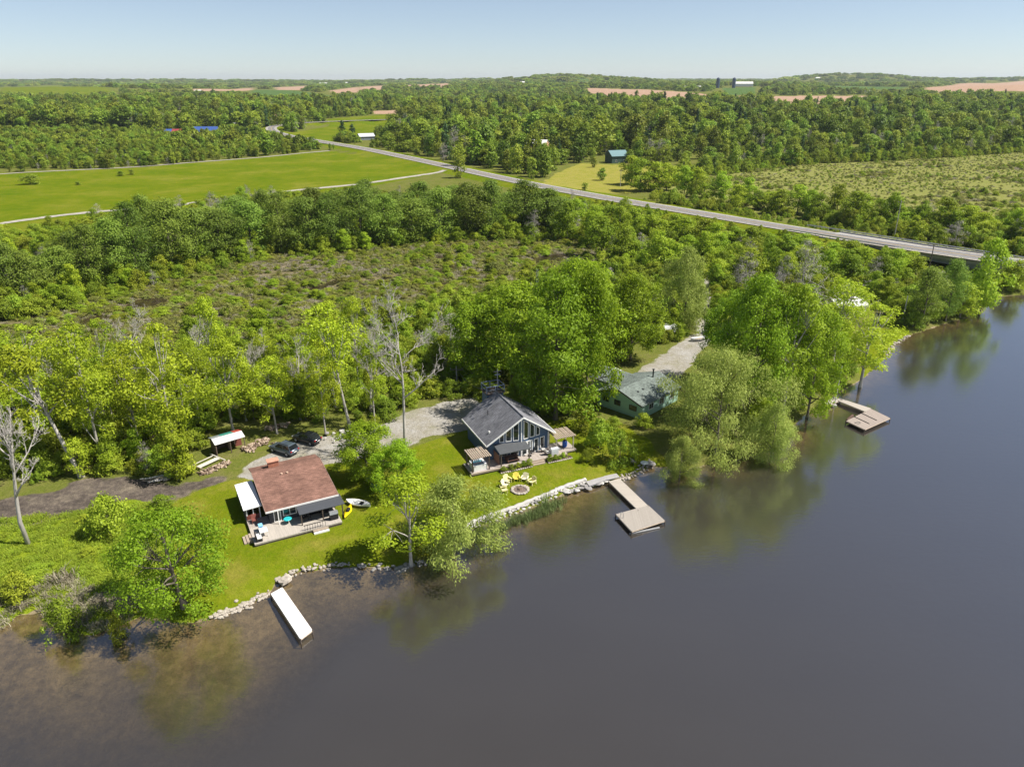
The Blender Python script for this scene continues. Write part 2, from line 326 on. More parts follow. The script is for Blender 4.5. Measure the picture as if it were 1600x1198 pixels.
def ground_material():
    m, t, o = newmat('ground')
    geo = N(t, 'ShaderNodeNewGeometry'); L = t.links.new
    def noise(s, d=6, r=.62): 
        n = N(t, 'ShaderNodeTexNoise', inp={'Scale': s, 'Detail': d, 'Roughness': r}); L(geo.outputs['Position'], n.inputs['Vector']); return n.outputs['Fac']
    big, mid, small, fine = noise(.035), noise(.22), noise(1.3), noise(6, 4)
    def ramp(src, cols, lo=.3, hi=.7):
        r = N(t, 'ShaderNodeValToRGB'); e = r.color_ramp.elements
        while len(e) < len(cols): e.new(.5)
        for i, c in enumerate(cols): e[i].position = lo + (hi - lo) * i / (len(cols) - 1); e[i].color = c4(c)
        L(src, r.inputs[0]); return r.outputs[0]
    def mix(f, a, b, mode='MIX'):
        x = N(t, 'ShaderNodeMix', data_type='RGBA', blend_type=mode)
        if isinstance(f, float): x.inputs[0].default_value = f
        else: L(f, x.inputs[0])
        L(a, x.inputs[6]); L(b, x.inputs[7]); return x.outputs[2]
    def two(a, b, f=.5): return mix(f, a, b)
    col = two(ramp(mid, [(.095, .125, .018), (.140, .155, .026), (.185, .155, .070)]), ramp(small, [(.080, .110, .014), (.170, .160, .055)]))
    layers = {
        'pasture': two(ramp(mid, [(.080, .135, .004), (.125, .160, .007), (.190, .185, .024)], .3, .75), ramp(big, [(.070, .130, .004), (.130, .160, .008), (.220, .205, .034)], .35, .68)),
        'meadow': two(ramp(mid, [(.150, .180, .030), (.215, .220, .060), (.265, .235, .110)]), ramp(small, [(.14, .17, .026), (.26, .25, .09)])),
        'straw': two(ramp(mid, [(.170, .200, .016), (.270, .250, .048), (.330, .270, .090)]), ramp(small, [(.18, .20, .02), (.30, .26, .07)])),
        'tilled': two(ramp(big, [(.330, .200, .130), (.420, .280, .195)]), ramp(mid, [(.30, .195, .13), (.45, .32, .225)])),
        'crop': ramp(big, [(.065, .120, .030), (.095, .150, .040)]),
        'marsh': two(ramp(mid, [(.085, .090, .028), (.145, .120, .060), (.250, .195, .150)], .3, .66), ramp(small, [(.085, .100, .024), (.160, .140, .062), (.300, .245, .185)], .3, .75)),
        'tall': two(ramp(mid, [(.140, .210, .010), (.230, .280, .020)]), ramp(small, [(.14, .20, .010), (.26, .29, .026)])),
        'lawn': two(ramp(mid, [(.090, .150, .004), (.135, .168, .007), (.255, .215, .045)], .3, .70), ramp(small, [(.090, .140, .004), (.185, .190, .018)]), .45),
        'soil': two(ramp(small, [(.050, .042, .036), (.120, .098, .080), (.230, .190, .140)], .34, .7), ramp(mid, [(.055, .047, .041), (.115, .095, .080), (.25, .21, .155)], .34, .66)),
        'gravel': two(ramp(mid, [(.170, .175, .060), (.270, .245, .190), (.350, .335, .310), (.450, .440, .425)], .3, .72), ramp(small, [(.24, .215, .16), (.38, .365, .34)])),
        'bed': two(ramp(small, [(.080, .066, .036), (.230, .190, .115), (.420, .345, .220)], .3, .72), ramp(mid, [(.110, .088, .045), (.360, .285, .175)])),
    }
    for k, c in layers.items():
        a = N(t, 'ShaderNodeAttribute', attribute_name='w_' + k)
        # noisy edge
        ad = N(t, 'ShaderNodeMath', operation='MULTIPLY_ADD', inp={1: .7, 2: -.35}); L(fine if k in ('lawn', 'gravel', 'soil', 'tall') else mid, ad.inputs[0])
        s = N(t, 'ShaderNodeMath', operation='ADD'); L(a.outputs['Fac'], s.inputs[0]); L(ad.outputs[0], s.inputs[1])
        mr = N(t, 'ShaderNodeMapRange', interpolation_type='SMOOTHSTEP', inp={1: .38, 2: .62}); L(s.outputs[0], mr.inputs[0])
        col = mix(mr.outputs[0], col, c)
    fr = ramp(fine, [(.72, .72, .72), (1.25, 1.25, 1.25)], .25, .75)
    col = mix(1., col, fr, 'MULTIPLY')
    b = N(t, 'ShaderNodeBsdfPrincipled', inp={'Roughness': 1., 'Specular IOR Level': .0}); L(col, b.inputs['Base Color'])
    bp = N(t, 'ShaderNodeBump', inp={'Strength': .55, 'Distance': .12}); L(fine, bp.inputs['Height'])
    b2 = N(t, 'ShaderNodeBump', inp={'Strength': .5, 'Distance': .5}); L(small, b2.inputs['Height']); L(bp.outputs[0], b2.inputs['Normal']); L(b2.outputs[0], b.inputs['Normal'])
    L(b.outputs[0], o.inputs[0]); return m
GM = ground_material()
nx, ny = len(gx), len(gy)
idx = (np.arange(ny - 1)[:, None] * nx + np.arange(nx - 1)[None, :]).ravel()
quads = np.stack([idx, idx + 1, idx + nx + 1, idx + nx], 1)
lab = np.zeros(len(fx), int)
ZN = [('lawn', 'lawn'), ('tall', 'grass_bank'), ('gravel', 'gravel_driveway'), ('soil', 'dirt_track'), ('marsh', 'marsh'), ('pasture', 'pasture'), ('straw', 'hay_field'), ('meadow', 'meadow'), ('tilled', 'ploughed_field'), ('crop', 'crop_field'), ('bed', 'lake_bed')]
for i, (k, _) in enumerate(ZN): lab[W[k] > .5] = i + 1
fl = lab[quads[:, 0]]
allV = np.stack([fx, fy, gz], 1)
for i, nm in enumerate(['ground'] + [b for _, b in ZN]):
    q = quads[fl == i]
    if not len(q): continue
    u, inv = np.unique(q, return_inverse=True); me = np_mesh(nm, allV[u], inv.reshape(q.shape), GM, True)
    for k, _ in ZN:
        at = me.attributes.new('w_' + k, 'FLOAT', 'POINT'); at.data.foreach_set('value', W[k][u].astype(np.float32))
    o = bpy.data.objects.new(nm, me); COL.objects.link(o); tag(o, kind='structure')

# ------------------------------------------------------------------ water
def water_material():
    m, t, o = newmat('lake_water'); L = t.links.new
    geo = N(t, 'ShaderNodeNewGeometry')
    mp = N(t, 'ShaderNodeMapping', inp={'Scale': (1, 1.6, 1)}); L(geo.outputs['Position'], mp.inputs[0])
    n1 = N(t, 'ShaderNodeTexNoise', inp={'Scale': .9, 'Detail': 5, 'Roughness': .6}); L(mp.outputs[0], n1.inputs['Vector'])
    n2 = N(t, 'ShaderNodeTexNoise', inp={'Scale': .06, 'Detail': 3}); L(mp.outputs[0], n2.inputs['Vector'])
    bp = N(t, 'ShaderNodeBump', inp={'Strength': .26, 'Distance': .06}); L(n1.outputs['Fac'], bp.inputs['Height'])
    a = N(t, 'ShaderNodeAttribute', attribute_name='murk')
    tr = N(t, 'ShaderNodeBsdfTransparent', inp={0: (.90, .84, .70, 1)})
    cr = N(t, 'ShaderNodeMix', data_type='RGBA', inp={6: (.040, .0345, .0285, 1), 7: (.049, .043, .036, 1)}); L(n2.outputs['Fac'], cr.inputs[0])
    df = N(t, 'ShaderNodeBsdfDiffuse'); L(cr.outputs[2], df.inputs[0])
    ms = N(t, 'ShaderNodeMixShader'); L(a.outputs['Fac'], ms.inputs[0]); L(tr.outputs[0], ms.inputs[1]); L(df.outputs[0], ms.inputs[2])
    lw = N(t, 'ShaderNodeLayerWeight', inp={0: .5}); L(bp.outputs[0], lw.inputs['Normal'])
    pw = N(t, 'ShaderNodeMath', operation='POWER', inp={1: 1.5}); L(lw.outputs['Facing'], pw.inputs[0])
    fr = N(t, 'ShaderNodeMath', operation='MULTIPLY_ADD', use_clamp=True, inp={1: .96, 2: .04}); L(pw.outputs[0], fr.inputs[0])
    gl = N(t, 'ShaderNodeBsdfGlossy', inp={'Roughness': .12}); L(bp.outputs[0], gl.inputs['Normal'])
    m2 = N(t, 'ShaderNodeMixShader'); L(fr.outputs[0], m2.inputs[0]); L(ms.outputs[0], m2.inputs[1]); L(gl.outputs[0], m2.inputs[2])
    L(m2.outputs[0], o.inputs[0]); return m
WM = water_material()
wx = np.array(list(np.arange(-130, 150, 2.0)) + [170, 210, 280, 400, 620]); wy = np.array([-80, -40, 0, 20, 36] + list(np.arange(40, 205, 1.6)) + [230, 290])
A, B = np.meshgrid(wx, wy); wfx, wfy = A.ravel(), B.ravel()
wd = -sdist(wfx, wfy, LAND)
wn_ = wd + 1.6 * nz(wfx, wfy, 6) + .8 * nz(wfx, wfy, 2.3, 1)
reach = 8 + 18 * sm(-6, -27, wfx) + 5.0 * np.exp(-((wfx - 8) / 9) ** 2)
murk = np.clip(.10 + .9 * sm(.0, 1, wn_ / reach) ** .8, 0, 1)
i_ = (np.arange(len(wy) - 1)[:, None] * len(wx) + np.arange(len(wx) - 1)[None, :]).ravel()
wq = np.stack([i_, i_ + 1, i_ + len(wx) + 1, i_ + len(wx)], 1)
wq = wq[(wd[wq].max(1) > -4)]
u, inv = np.unique(wq, return_inverse=True)
me = np_mesh('water', np.stack([wfx, wfy, wfx * 0], 1)[u], inv.reshape(wq.shape), WM, True)
at = me.attributes.new('murk', 'FLOAT', 'POINT'); at.data.foreach_set('value', murk[u].astype(np.float32))
tag(bpy.data.objects.new('water', me), kind='structure'); COL.objects.link(bpy.data.objects['water'])
# dark pools in the marsh
POOL = pm('peat_water', (.035, .024, .014), .4, .5, .08, 0, spec=.5)
POOLS = []
def pool(pts, dz=.03):
    P = PG(pts); POOLS.append(P); n = 40; cl = catmull(P + [P[0]], 5)[:-1]
    cx = sum(q[0] for q in cl) / len(cl); cy = sum(q[1] for q in cl) / len(cl)
    zz = max(h1(*q) for q in cl[::3] + [(cx, cy)]) + dz
    mb = MB(); mb.add([(x, y, zz) for x, y in cl], [tuple(range(len(cl)))])
    tag(mb.part('marsh_pool', POOL), kind='structure')
for q in [[(195, 476), (215, 466), (250, 464), (262, 472), (235, 480), (205, 486)], [(120, 498), (160, 490), (175, 496), (130, 508)], [(462, 452), (500, 444), (520, 436), (545, 432), (520, 444), (490, 456)], [(570, 437), (600, 433), (628, 428), (622, 434), (590, 442)],
          [(672, 420), (700, 416), (716, 412), (710, 420), (690, 425)], [(832, 402), (870, 395), (890, 398), (860, 408), (838, 412)], [(680, 400), (695, 398), (700, 404), (685, 406)], [(690, 440), (706, 438), (708, 446), (694, 448)], [(30, 520), (60, 512), (70, 520), (40, 528)]]: pool(q)

# ------------------------------------------------------------------ road, paths
def ribbon(name, P, offs, z_of, m, kind='structure'):
    mb = MB(); n = len(P); L_ = []
    for i, q in enumerate(P):
        a = P[max(i - 1, 0)]; b = P[min(i + 1, n - 1)]; dx, dy = b[0] - a[0], b[1] - a[1]; l = math.hypot(dx, dy)
        for o_ in offs:
            o2 = o_(i) if callable(o_) else o_
            x, y = q[0] - dy / l * o2, q[1] + dx / l * o2; L_.append((x, y, z_of(x, y)))
    k = len(offs); mb.add(L_, [(i * k + j, i * k + j + 1, (i + 1) * k + j + 1, (i + 1) * k + j) for i in range(n - 1) for j in range(k - 1)])
    return tag(mb.part(name, m), kind=kind)
ASPH = pm('asphalt', (.19, .18, .175), .18, .6, .9, .2); SHOULD = pm('shoulder_gravel', (.36, .33, .28), .25, .8, .95)
PAINT_Y = pm('yellow_paint', (.55, .38, .08), .2, 2); PAINT_W = pm('white_paint', (.75, .75, .72), .15, 2)
zr = lambda x, y: float(ZROAD(np.array(y)) + base_h(np.array(x), np.array(y)) * .9)
ribbon('road_shoulder', ROADS, [-5.4, 5.4], lambda x, y: zr(x, y) - .05, SHOULD)
road = ribbon('road', ROADS, [-4.0, 0, 4.0], zr, ASPH)
ribbon('centre_line', ROADS, [-.14, .14], lambda x, y: zr(x, y) + .02, PAINT_Y)
for s in (-1, 1): ribbon('edge_line', ROADS, [3.55 * s - .08, 3.55 * s + .08], lambda x, y: zr(x, y) + .02, PAINT_W)
hz = lambda dz: (lambda x, y: h1(x, y) + dz)
jit = [random.uniform(-.5, .5) for _ in range(200)]
ribbon('gravel_path', catmull(PG([(-80, 366), (0, 350), (120, 334), (235, 325), (330, 314), (450, 299), (560, 288), (640, 278), (695, 268)]), 8), [lambda i: -2.2 + jit[i], lambda i: 2.0 + jit[i + 70]], hz(.12), SHOULD)
ribbon('dirt_path', catmull(PG([(-60, 277), (40, 270), (200, 263), (320, 254), (400, 248), (470, 240), (515, 236)]), 8), [lambda i: -1.6 + jit[i] * .6, lambda i: 1.6], hz(.15), SHOULD)

# ------------------------------------------------------------------ trees
UP = np.array([0, 0, 1.])
def leaves(rg, C, rad, out, n, size, asp=.55, flat=.7, droop=0., upb=.45, rnd=.5, shell=.5):
    """n leaf-sized faces spread over the clusters C (k,3) with radii rad (k)"""
    k = len(C); w_ = rad ** 2; ci = rg.choice(k, n, p=w_ / w_.sum())
    d = rg.normal(size=(n, 3)); d /= np.linalg.norm(d, axis=1)[:, None]
    r = rad[ci] * (shell + (1 - shell) * rg.random(n)) * (1 + .18 * rg.normal(size=n))
    off = d * r[:, None]; off[:, 2] *= flat
    P = C[ci] + off
    if droop:
        s = rg.random(n) ** 1.3; P[:, 2] -= droop * s * rad[ci]; P[:, :2] += out[ci][:, :2] * (droop * .18 * s * rad[ci])[:, None]
    nrm = .65 * d + upb * UP + rnd * rg.normal(size=(n, 3)) + .25 * out[ci]
    nrm /= np.linalg.norm(nrm, axis=1)[:, None]
    a = rg.normal(size=(n, 3))
    if droop: a = a * .5 + np.array([0, 0, -1.]) + .5 * out[ci]
    a -= nrm * (a * nrm).sum(1)[:, None]; a /= np.linalg.norm(a, axis=1)[:, None]
    b = np.cross(nrm, a); s = size * (.65 + .7 * rg.random(n))
    a = a * (s / 2)[:, None]; b = b * (s * asp / 2)[:, None]
    V = np.stack([P - a, P + b - a * .1, P + a, P - b - a * .1], 1).reshape(-1, 3)
    return V, np.arange(n * 4).reshape(n, 4)
def env_round(t): return np.sqrt(np.clip(1 - (2 * t - .85) ** 2 / 1.4, 0.02, 1))
def env_oval(t): return np.clip(np.sin(np.pi * np.clip(t * .88 + .1, 0, 1)), .05, 1) ** .7
def env_cone(t): return np.clip(1.02 - t, .03, 1)
def env_dome(t): return np.sqrt(np.clip(1 - t ** 2.2, .02, 1))
def make_tree(seed, H, W, c0, env, nl, nc, cr, nleaf, ls, asp=.6, droop=0., bark=None, trunk_r=None, lmat='maple', lean=(0, 0), inner=.4, lobes=.22, flat=.7, trunk=True):
    rg = np.random.default_rng(seed); bark = bark or BARK; trunk_r = trunk_r or H * .016
    t = rg.random(nc) ** .85; th = rg.random(nc) * 2 * math.pi
    lob = 1 + lobes * np.sin(3 * th + rg.random() * 6 + 4 * t) + lobes * .7 * np.sin(5 * th + rg.random() * 6 - 7 * t)
    rr = (inner + (1 - inner) * np.sqrt(rg.random(nc))) * env(t) * (W / 2 - cr * .6) * lob
    C = np.stack([rr * np.cos(th) + lean[0] * (c0 + t * (1 - c0)), rr * np.sin(th) + lean[1] * (c0 + t * (1 - c0)), H * (c0 + (1 - c0) * t * .95)], 1)
    out = np.stack([np.cos(th), np.sin(th), .3 + 0 * th], 1)
    rad = cr * (.65 + .7 * rg.random(nc)) * (.75 + .25 * env(t))
    V, Fq = leaves(rg, C, rad, out, nleaf, ls, asp, flat, droop)
    cm = np_mesh('crown', V, Fq, LM[lmat])
    tm = None
    if trunk:
        mb = MB(); n = 7
        ph = rg.random(2) * 6
        def tp(f): return Vector((lean[0] * f + .018 * H * math.sin(3.2 * f + ph[0]) * f, lean[1] * f + .018 * H * math.sin(2.7 * f + ph[1]) * f, H * f))
        fr = [0, .02, .08] + list(np.linspace(.16, .86, n))
        mb.tube([tp(f) - Vector((0, 0, .25 if f == 0 else 0)) for f in fr], [trunk_r * (1.6 if f == 0 else 1.25 if f < .03 else max(.12, 1.05 - 1.05 * f)) for f in fr], 7)
        if nl:
            lim = rg.choice(nc, min(nl, nc), replace=False); ends = []
            for i in lim:
                e = Vector(C[i]); f0 = max(.12, min(.8, (e.z / H) * .62 + rg.uniform(-.06, .04))); s0 = tp(f0)
                mid = s0.lerp(e, .5) + Vector((rg.normal() * .25, rg.normal() * .25, -.05 * (e - s0).length + .25))
                q = [s0, s0.lerp(mid, .5) + Vector((rg.normal() * .12, rg.normal() * .12, 0)), mid, e]
                r0 = trunk_r * .5 * (1 - .5 * f0); mb.tube(q, [r0, r0 * .8, r0 * .55, r0 * .16], 5); ends.append((mid, r0 * .5))
            for i in range(nc):
                if i in lim: continue
                e = Vector(C[i]); j = min(range(len(ends)), key=lambda k: (ends[k][0] - e).length); s0, r0 = ends[j]
                if (s0 - e).length < H * .35: mb.tube([s0, s0.lerp(e, .5) + Vector((0, 0, .15)), e], [r0 * .6, r0 * .4, r0 * .12], 4)
        tm = mb.mesh('trunk', bark); tm.shade_smooth()
    return dict(H=H, W=W, trunk=tm, crown=cm)
def make_dead(seed, H, W, lean=(0, 0), bark=None, up=.5, twig=5):
    rg = random.Random(seed); mb = MB(); tw = MB(); bark = bark or BARKG
    def grow(p, d, L, r, lev):
        pts = [p]; rs = [r]; n = 5 if lev == 0 else 4
        for i in range(n):
            d = (d + Vector((rg.gauss(0, .10 + .05 * lev), rg.gauss(0, .10 + .05 * lev), rg.gauss(.03, .06)))).normalized()
            p = p + d * (L / n); pts.append(p); rs.append(max(.012, r * (1 - .8 * (i + 1) / n)))
        (mb if lev < 2 else tw).tube(pts, rs, 7 if lev == 0 else 5 if lev == 1 else 3, lev < 2)
        if lev >= 4: return
        k = {0: 9, 1: 6, 2: twig, 3: 4}[lev]
        for _ in range(k):
            f = rg.uniform(.38 if lev == 0 else .25, 1) * n; i = min(int(f), n - 1); q = pts[i].lerp(pts[i + 1], f - i)
            dd = (pts[i + 1] - pts[i]).normalized(); sd_ = Vector((rg.gauss(0, 1), rg.gauss(0, 1), rg.gauss(0, .5))).normalized()
            nd = (dd * up + sd_ * .75 + Vector((0, 0, .28))).normalized()
            grow(q, nd, L * rg.uniform(.28, .48), rs[i] * .55 + .008, lev + 1)
    grow(Vector((0, 0, -.2)), Vector((lean[0] / H, lean[1] / H, 1)).normalized(), H * .85, H * .018, 0)
    t_ = mb.mesh('trunk', bark); t_.shade_smooth()
    return dict(H=H, W=W, trunk=t_, crown=tw.mesh('twigs', bark), dead=True)
def make_tuft(seed, n, H, W, lmat, wid=.05):
    rg = np.random.default_rng(seed)
    p = rg.normal(size=(n, 2)) * W / 4; a = rg.random(n) * 6.28; ln = H * (.5 + .6 * rg.random(n)); bend = (.2 + .5 * rg.random(n)) * ln
    d = np.stack([np.cos(a), np.sin(a)], 1); s = np.stack([-d[:, 1], d[:, 0]], 1) * wid
    z0 = np.full((n, 1), -.04)
    b1 = np.hstack([p - s, z0]); b2 = np.hstack([p + s, z0]); m = p + d * (bend * .35)[:, None]
    m1 = np.hstack([m + s * .8, (ln * .6)[:, None]]); m2 = np.hstack([m - s * .8, (ln * .6)[:, None]])
    t1 = np.hstack([p + d * bend[:, None], (ln * .95)[:, None]])
    V = np.stack([b1, b2, m1, m2, t1], 1).reshape(-1, 3); base = np.arange(n) * 5
    Q = np.concatenate([np.stack([base, base + 1, base + 2, base + 3], 1), np.stack([base + 3, base + 2, base + 4, base + 4], 1)])
    me = bpy.data.meshes.new('tuft'); fs = [tuple(q) if q[2] != q[3] else tuple(q[:3]) for q in Q.tolist()]
    me.from_pydata(V.tolist(), [], fs); me.materials.append(LM[lmat]); me.update()
    return dict(H=H, W=W, trunk=None, crown=me)

K = {}
K['maple'] = [make_tree(21 + i, 15, 12, .12, env_round, 9, 105, 1.4, 21000, .32, .6, lmat='maple', lobes=.34, inner=.3) for i in range(3)]
K['oak'] = [make_tree(39, 12.5, 14.5, .14, env_round, 16, 96, 1.3, 19000, .27, .7, lmat='oak', inner=.35, lobes=.16, bark=BARK, trunk_r=.3, lean=(.3, -2.4))]
K['ash'] = [make_tree(41 + i, 15, 8.5, .26, env_oval, 9, 54, 1.1, 5600, .30, .6, lmat='ash', inner=.2, lobes=.45, bark=BARKG, trunk_r=.2) for i in range(3)]
K['ashlean'] = [make_tree(47, 15, 8.5, .45, env_oval, 8, 40, 1.1, 2600, .36, .6, lmat='ash', inner=.3, lobes=.4, bark=BARKG, trunk_r=.26, lean=(-4.5, 1)), make_tree(48, 17, 8, .5, env_oval, 8, 44, 1.1, 2800, .36, .6, lmat='ash', inner=.3, lobes=.4, bark=BARKG, trunk_r=.22, lean=(-2.5, .5))]
K['bigwillow'] = [make_tree(57, 13, 20, .05, env_dome, 14, 95, 1.9, 36000, .32, .34, droop=.5, lmat='willow', inner=.3, lobes=.5, flat=.6)]
K['willow'] = [make_tree(51 + i, 12, 14, .06, env_dome, 10, 75, 1.75, 24000, .36, .36, droop=.55, lmat='willow', inner=.3, lobes=.42, flat=.6) for i in range(2)]
K['sallow'] = [make_tree(61 + i, 20, 12, .10, env_oval, 6, 110, 1.8, 9000, .5, .5, droop=.35, lmat='sallow', inner=.3, lobes=.28) for i in range(3)]
K['young'] = [make_tree(71 + i, 9, 6.2, .08, env_oval, 5, 52, 1.05, 4600, .36, .6, lmat='young', inner=.25, lobes=.35) for i in range(3)]
K['conifer'] = [make_tree(81, 14, 5.5, .05, env_cone, 0, 120, .75, 5000, .42, .35, droop=.3, lmat='conifer', inner=.2, lobes=.12)]
K['shrub'] = [make_tree(91 + i, 2.6, 3.6, .05, env_dome, 4, 38, .52, 2400, .2, .6, lmat='shrub', inner=.2, lobes=.3, trunk_r=.05) for i in range(3)]
K['olive'] = [make_tree(101 + i, 1.5, 2.6, .0, env_dome, 3, 26, .42, 700, .24, .45, lmat='olive', inner=.2, lobes=.35, trunk_r=.03) for i in range(2)]
K['tan'] = [make_tuft(111, 90, 1.0, 1.6, 'tan', .035)]
K['tallgrass'] = [make_tuft(112, 110, .62, 1.5, 'tallgrass', .035)]
K['reed'] = [make_tuft(113, 26, 1.25, .8, 'reed', .03)]
K['twiggy'] = [make_tree(114, 11, 6.5, .15, env_oval, 6, 50, 1.0, 2200, .5, .1, lmat='grey', inner=.3, bark=BARKG)]
K['far'] = [make_tree(121 + i, 15, 9.5, .05, env_oval if i % 2 else env_round, 0, 46, 1.9, 1100, 1.0, .7, lmat='far', inner=.25, lobes=.28) for i in range(3)]
K['farcon'] = [make_tree(131, 16, 6, .03, env_cone, 0, 50, 1.1, 900, .8, .5, droop=.4, lmat='conifer', inner=.15, lobes=.12)]
K['clump'] = [make_tree(141 + i, 13, 30, .0, env_dome, 0, 80, 2.6, 900, 2.4, .8, lmat='far', inner=.1, lobes=.25, trunk=False) for i in range(2)]
K['dead'] = [make_dead(151, 16, 8), make_dead(152, 12, 7, (-2.5, .5), BARKG, .6), make_dead(153, 13, 9, twig=7)]
PROTO = {}
def plant(kind, var, x, y, hgt_m, wid, label, group=None, rz=None, name=None, cat='tree', z=None, tilt=0.):
    k = K[kind][var % len(K[kind])]
    zz = h1(x, y) if z is None else z
    e = thing(name or 'tree', label, cat, (x, y, zz), random.uniform(0, 6.28) if rz is None else rz, group)
    s = (wid / k['W'], wid / k['W'], hgt_m / k['H']); e.scale = s
    if tilt: e.rotation_euler = (0, tilt, e.rotation_euler.z)
    for nm in ('trunk', 'crown'):
        if k[nm] is None: continue
        o = bpy.data.objects.new('limbs' if nm == 'crown' and k.get('dead') else nm if k['trunk'] is not None else 'foliage', k[nm]); COL.objects.link(o); o.parent = e
        PROTO.setdefault((kind, var % len(K[kind])), {})[nm] = o
    return e
PLANTED = []
def plant_px(kind, var, px, py, top, wpx, label, group=None, name=None, cat='tree', rz=None, tilt=0.):
    x, y = G(px, py); z0 = h1(x, y); h_ = top_z(top, y) - z0
    PLANTED.append((x, y)); return plant(kind, var, x, y, h_, pxw(wpx, y), label, group, rz, name, cat, z0, tilt)
ONES = 'first second third fourth fifth sixth seventh eighth ninth tenth eleventh twelfth thirteenth fourteenth fifteenth sixteenth seventeenth eighteenth nineteenth'.split()
def ordw(i):
    if i < 19: return ONES[i]
    i += 1; T = {2: 'twenty', 3: 'thirty', 4: 'forty', 5: 'fifty', 6: 'sixty'}; TH = {2: 'twentieth', 3: 'thirtieth', 4: 'fortieth', 5: 'fiftieth', 6: 'sixtieth'}
    return TH[i // 10] if i % 10 == 0 else T[i // 10] + '-' + ONES[i % 10 - 1]
# --- single trees one can point at
plant_px('oak', 0, 287, 945, 786, 192, 'spreading bright green tree leaning over the water left of the white dock', name='shore_tree', rz=0)
plant_px('dead', 1, 45, 850, 600, 120, 'bare grey dead tree at the left edge beside the dirt track', name='dead_tree', rz=.3)
plant_px('ashlean', 0, 128, 745, 545, 130, 'yellow-green tree with a long trunk leaning left over the dirt track', name='leaning_tree', rz=0)
plant_px('ash', 1, 160, 725, 500, 100, 'tall pale-trunked tree right of the leaning tree by the dirt track', name='ash_tree')
plant_px('ash', 2, 276, 712, 500, 110, 'double-trunked yellow-green tree just left of the small woodshed', name='ash_tree')
plant_px('ashlean', 1, 547, 668, 470, 90, 'thin tree leaning left behind the two parked cars', name='leaning_tree', rz=.3)
plant_px('dead', 2, 634, 716, 498, 120, 'tall bare grey tree standing in front of the gravel driveway', name='dead_tree', rz=1.2)
plant_px('maple', 0, 574, 750, 660, 98, 'dense green tree right beside the brown-roofed cottage', name='maple_tree')
plant_px('maple', 1, 622, 772, 690, 80, 'dense green tree under the tall bare grey trunk', name='maple_tree')
plant_px('ash', 0, 642, 874, 742, 125, 'yellow-green pale-trunked tree at the waterline between white dinghy and silvery willow', name='shore_tree')
plant_px('willow', 0, 710, 860, 745, 160, 'pale silvery willow overhanging the water left of the stone seawall', name='willow_tree')
plant_px('bigwillow', 0, 1118, 708, 540, 200, 'large pale willow hanging over the water beside the mint house', name='willow_tree', rz=.4)
plant_px('willow', 0, 1062, 742, 680, 66, 'small pale willow bush at the waterline left of the large willow', name='willow_tree')
plant_px('willow', 1, 1205, 712, 630, 80, 'small pale willow at the waterline right of the large willow', name='willow_tree')
plant_px('maple', 2, 1168, 655, 425, 125, 'tallest bright green tree behind the large willow on the right shore', name='maple_tree')
plant_px('ash', 0, 1222, 655, 440, 105, 'lighter yellow-green tree right of the tallest tree behind the large willow', name='ash_tree')
plant_px('maple', 0, 1262, 645, 480, 95, 'bright green tree between the large willow and the far dock', name='maple_tree')
plant_px('maple', 1, 1130, 600, 455, 90, 'bright green tree between the right driveway and the large willow', name='maple_tree')
plant_px('ash', 2, 1345, 598, 470, 110, 'olive-yellow tree at the water beyond the far dock', name='shore_tree')
plant_px('ash', 1, 1300, 570, 430, 100, 'olive-yellow tree behind the flagpole of the far dock', name='ash_tree')
plant_px('dead', 0, 1318, 545, 440, 90, 'bare grey tree with a slanting trunk near the far grassy point', name='dead_tree')
plant_px('willow', 0, 1068, 512, 385, 84, 'weeping yellow-green willow beside the right driveway', name='willow_tree')
mp = [(745, 598, 470, 110, 'leftmost'), (800, 600, 440, 140, 'second'), (868, 655, 428, 150, 'third'), (915, 640, 410, 105, 'fourth'), (905, 560, 405, 130, 'hindmost'), (985, 562, 425, 100, 'rightmost')]
for i, (a, b, c, d, wd_) in enumerate(mp):
    plant_px('maple', i, a, b, c, d, ('second from left' if wd_ == 'second' else 'third from left' if wd_ == 'third' else 'fourth from left' if wd_ == 'fourth' else wd_) + ' of the big bright maples behind the blue house', 'big maples behind the blue house', 'maple_tree')
for i, (a, b, c, d, l) in enumerate([(1440, 508, 415, 60, 'dark green shore tree left of the bridge, nearest the grassy point'), (1478, 498, 398, 46, 'dark green shore tree in the middle of the bank left of the bridge'),
                                     (1532, 484, 372, 62, 'leafy tree rising in front of the bridge deck'), (1500, 492, 440, 60, 'low leafy tree at the waterline just left of the bridge tree'), (1582, 452, 405, 50, 'small bright green tree on the grass under the bridge')]):
    plant_px(['sallow', 'sallow', 'young', 'young', 'young'][i], i, a, b, c, d, l, 'trees on the bank by the bridge', 'shore_tree')
for i, (a, b, c, d, l) in enumerate([(935, 700, 655, 55, 'round dark bush between the blue house and the mint house'), (968, 722, 675, 55, 'dark bush nearest the end of the grey plank walkway'), (912, 676, 640, 48, 'bush close behind the right pergola'), (958, 668, 652, 32, 'bush in front of the mint gable wall'), (918, 722, 700, 22, 'small light green sapling on the lawn right of the blue house'),
                                     (1004, 668, 646, 34, 'bush at the right corner of the mint gable wall'), (172, 835, 775, 70, 'loose grey-green bush standing in the tall grass below the dirt track'), (100, 980, 938, 62, 'low shoreline shrub leaning over the water at far left'), (185, 986, 960, 36, 'dark shoreline shrub in the shade of the spreading tree'), (30, 935, 895, 60, 'pale shrub at the left picture edge above the water')]):
    plant_px('shrub', i, a, b, c, d, l, 'bushes near the shore', 'bush', 'bush')
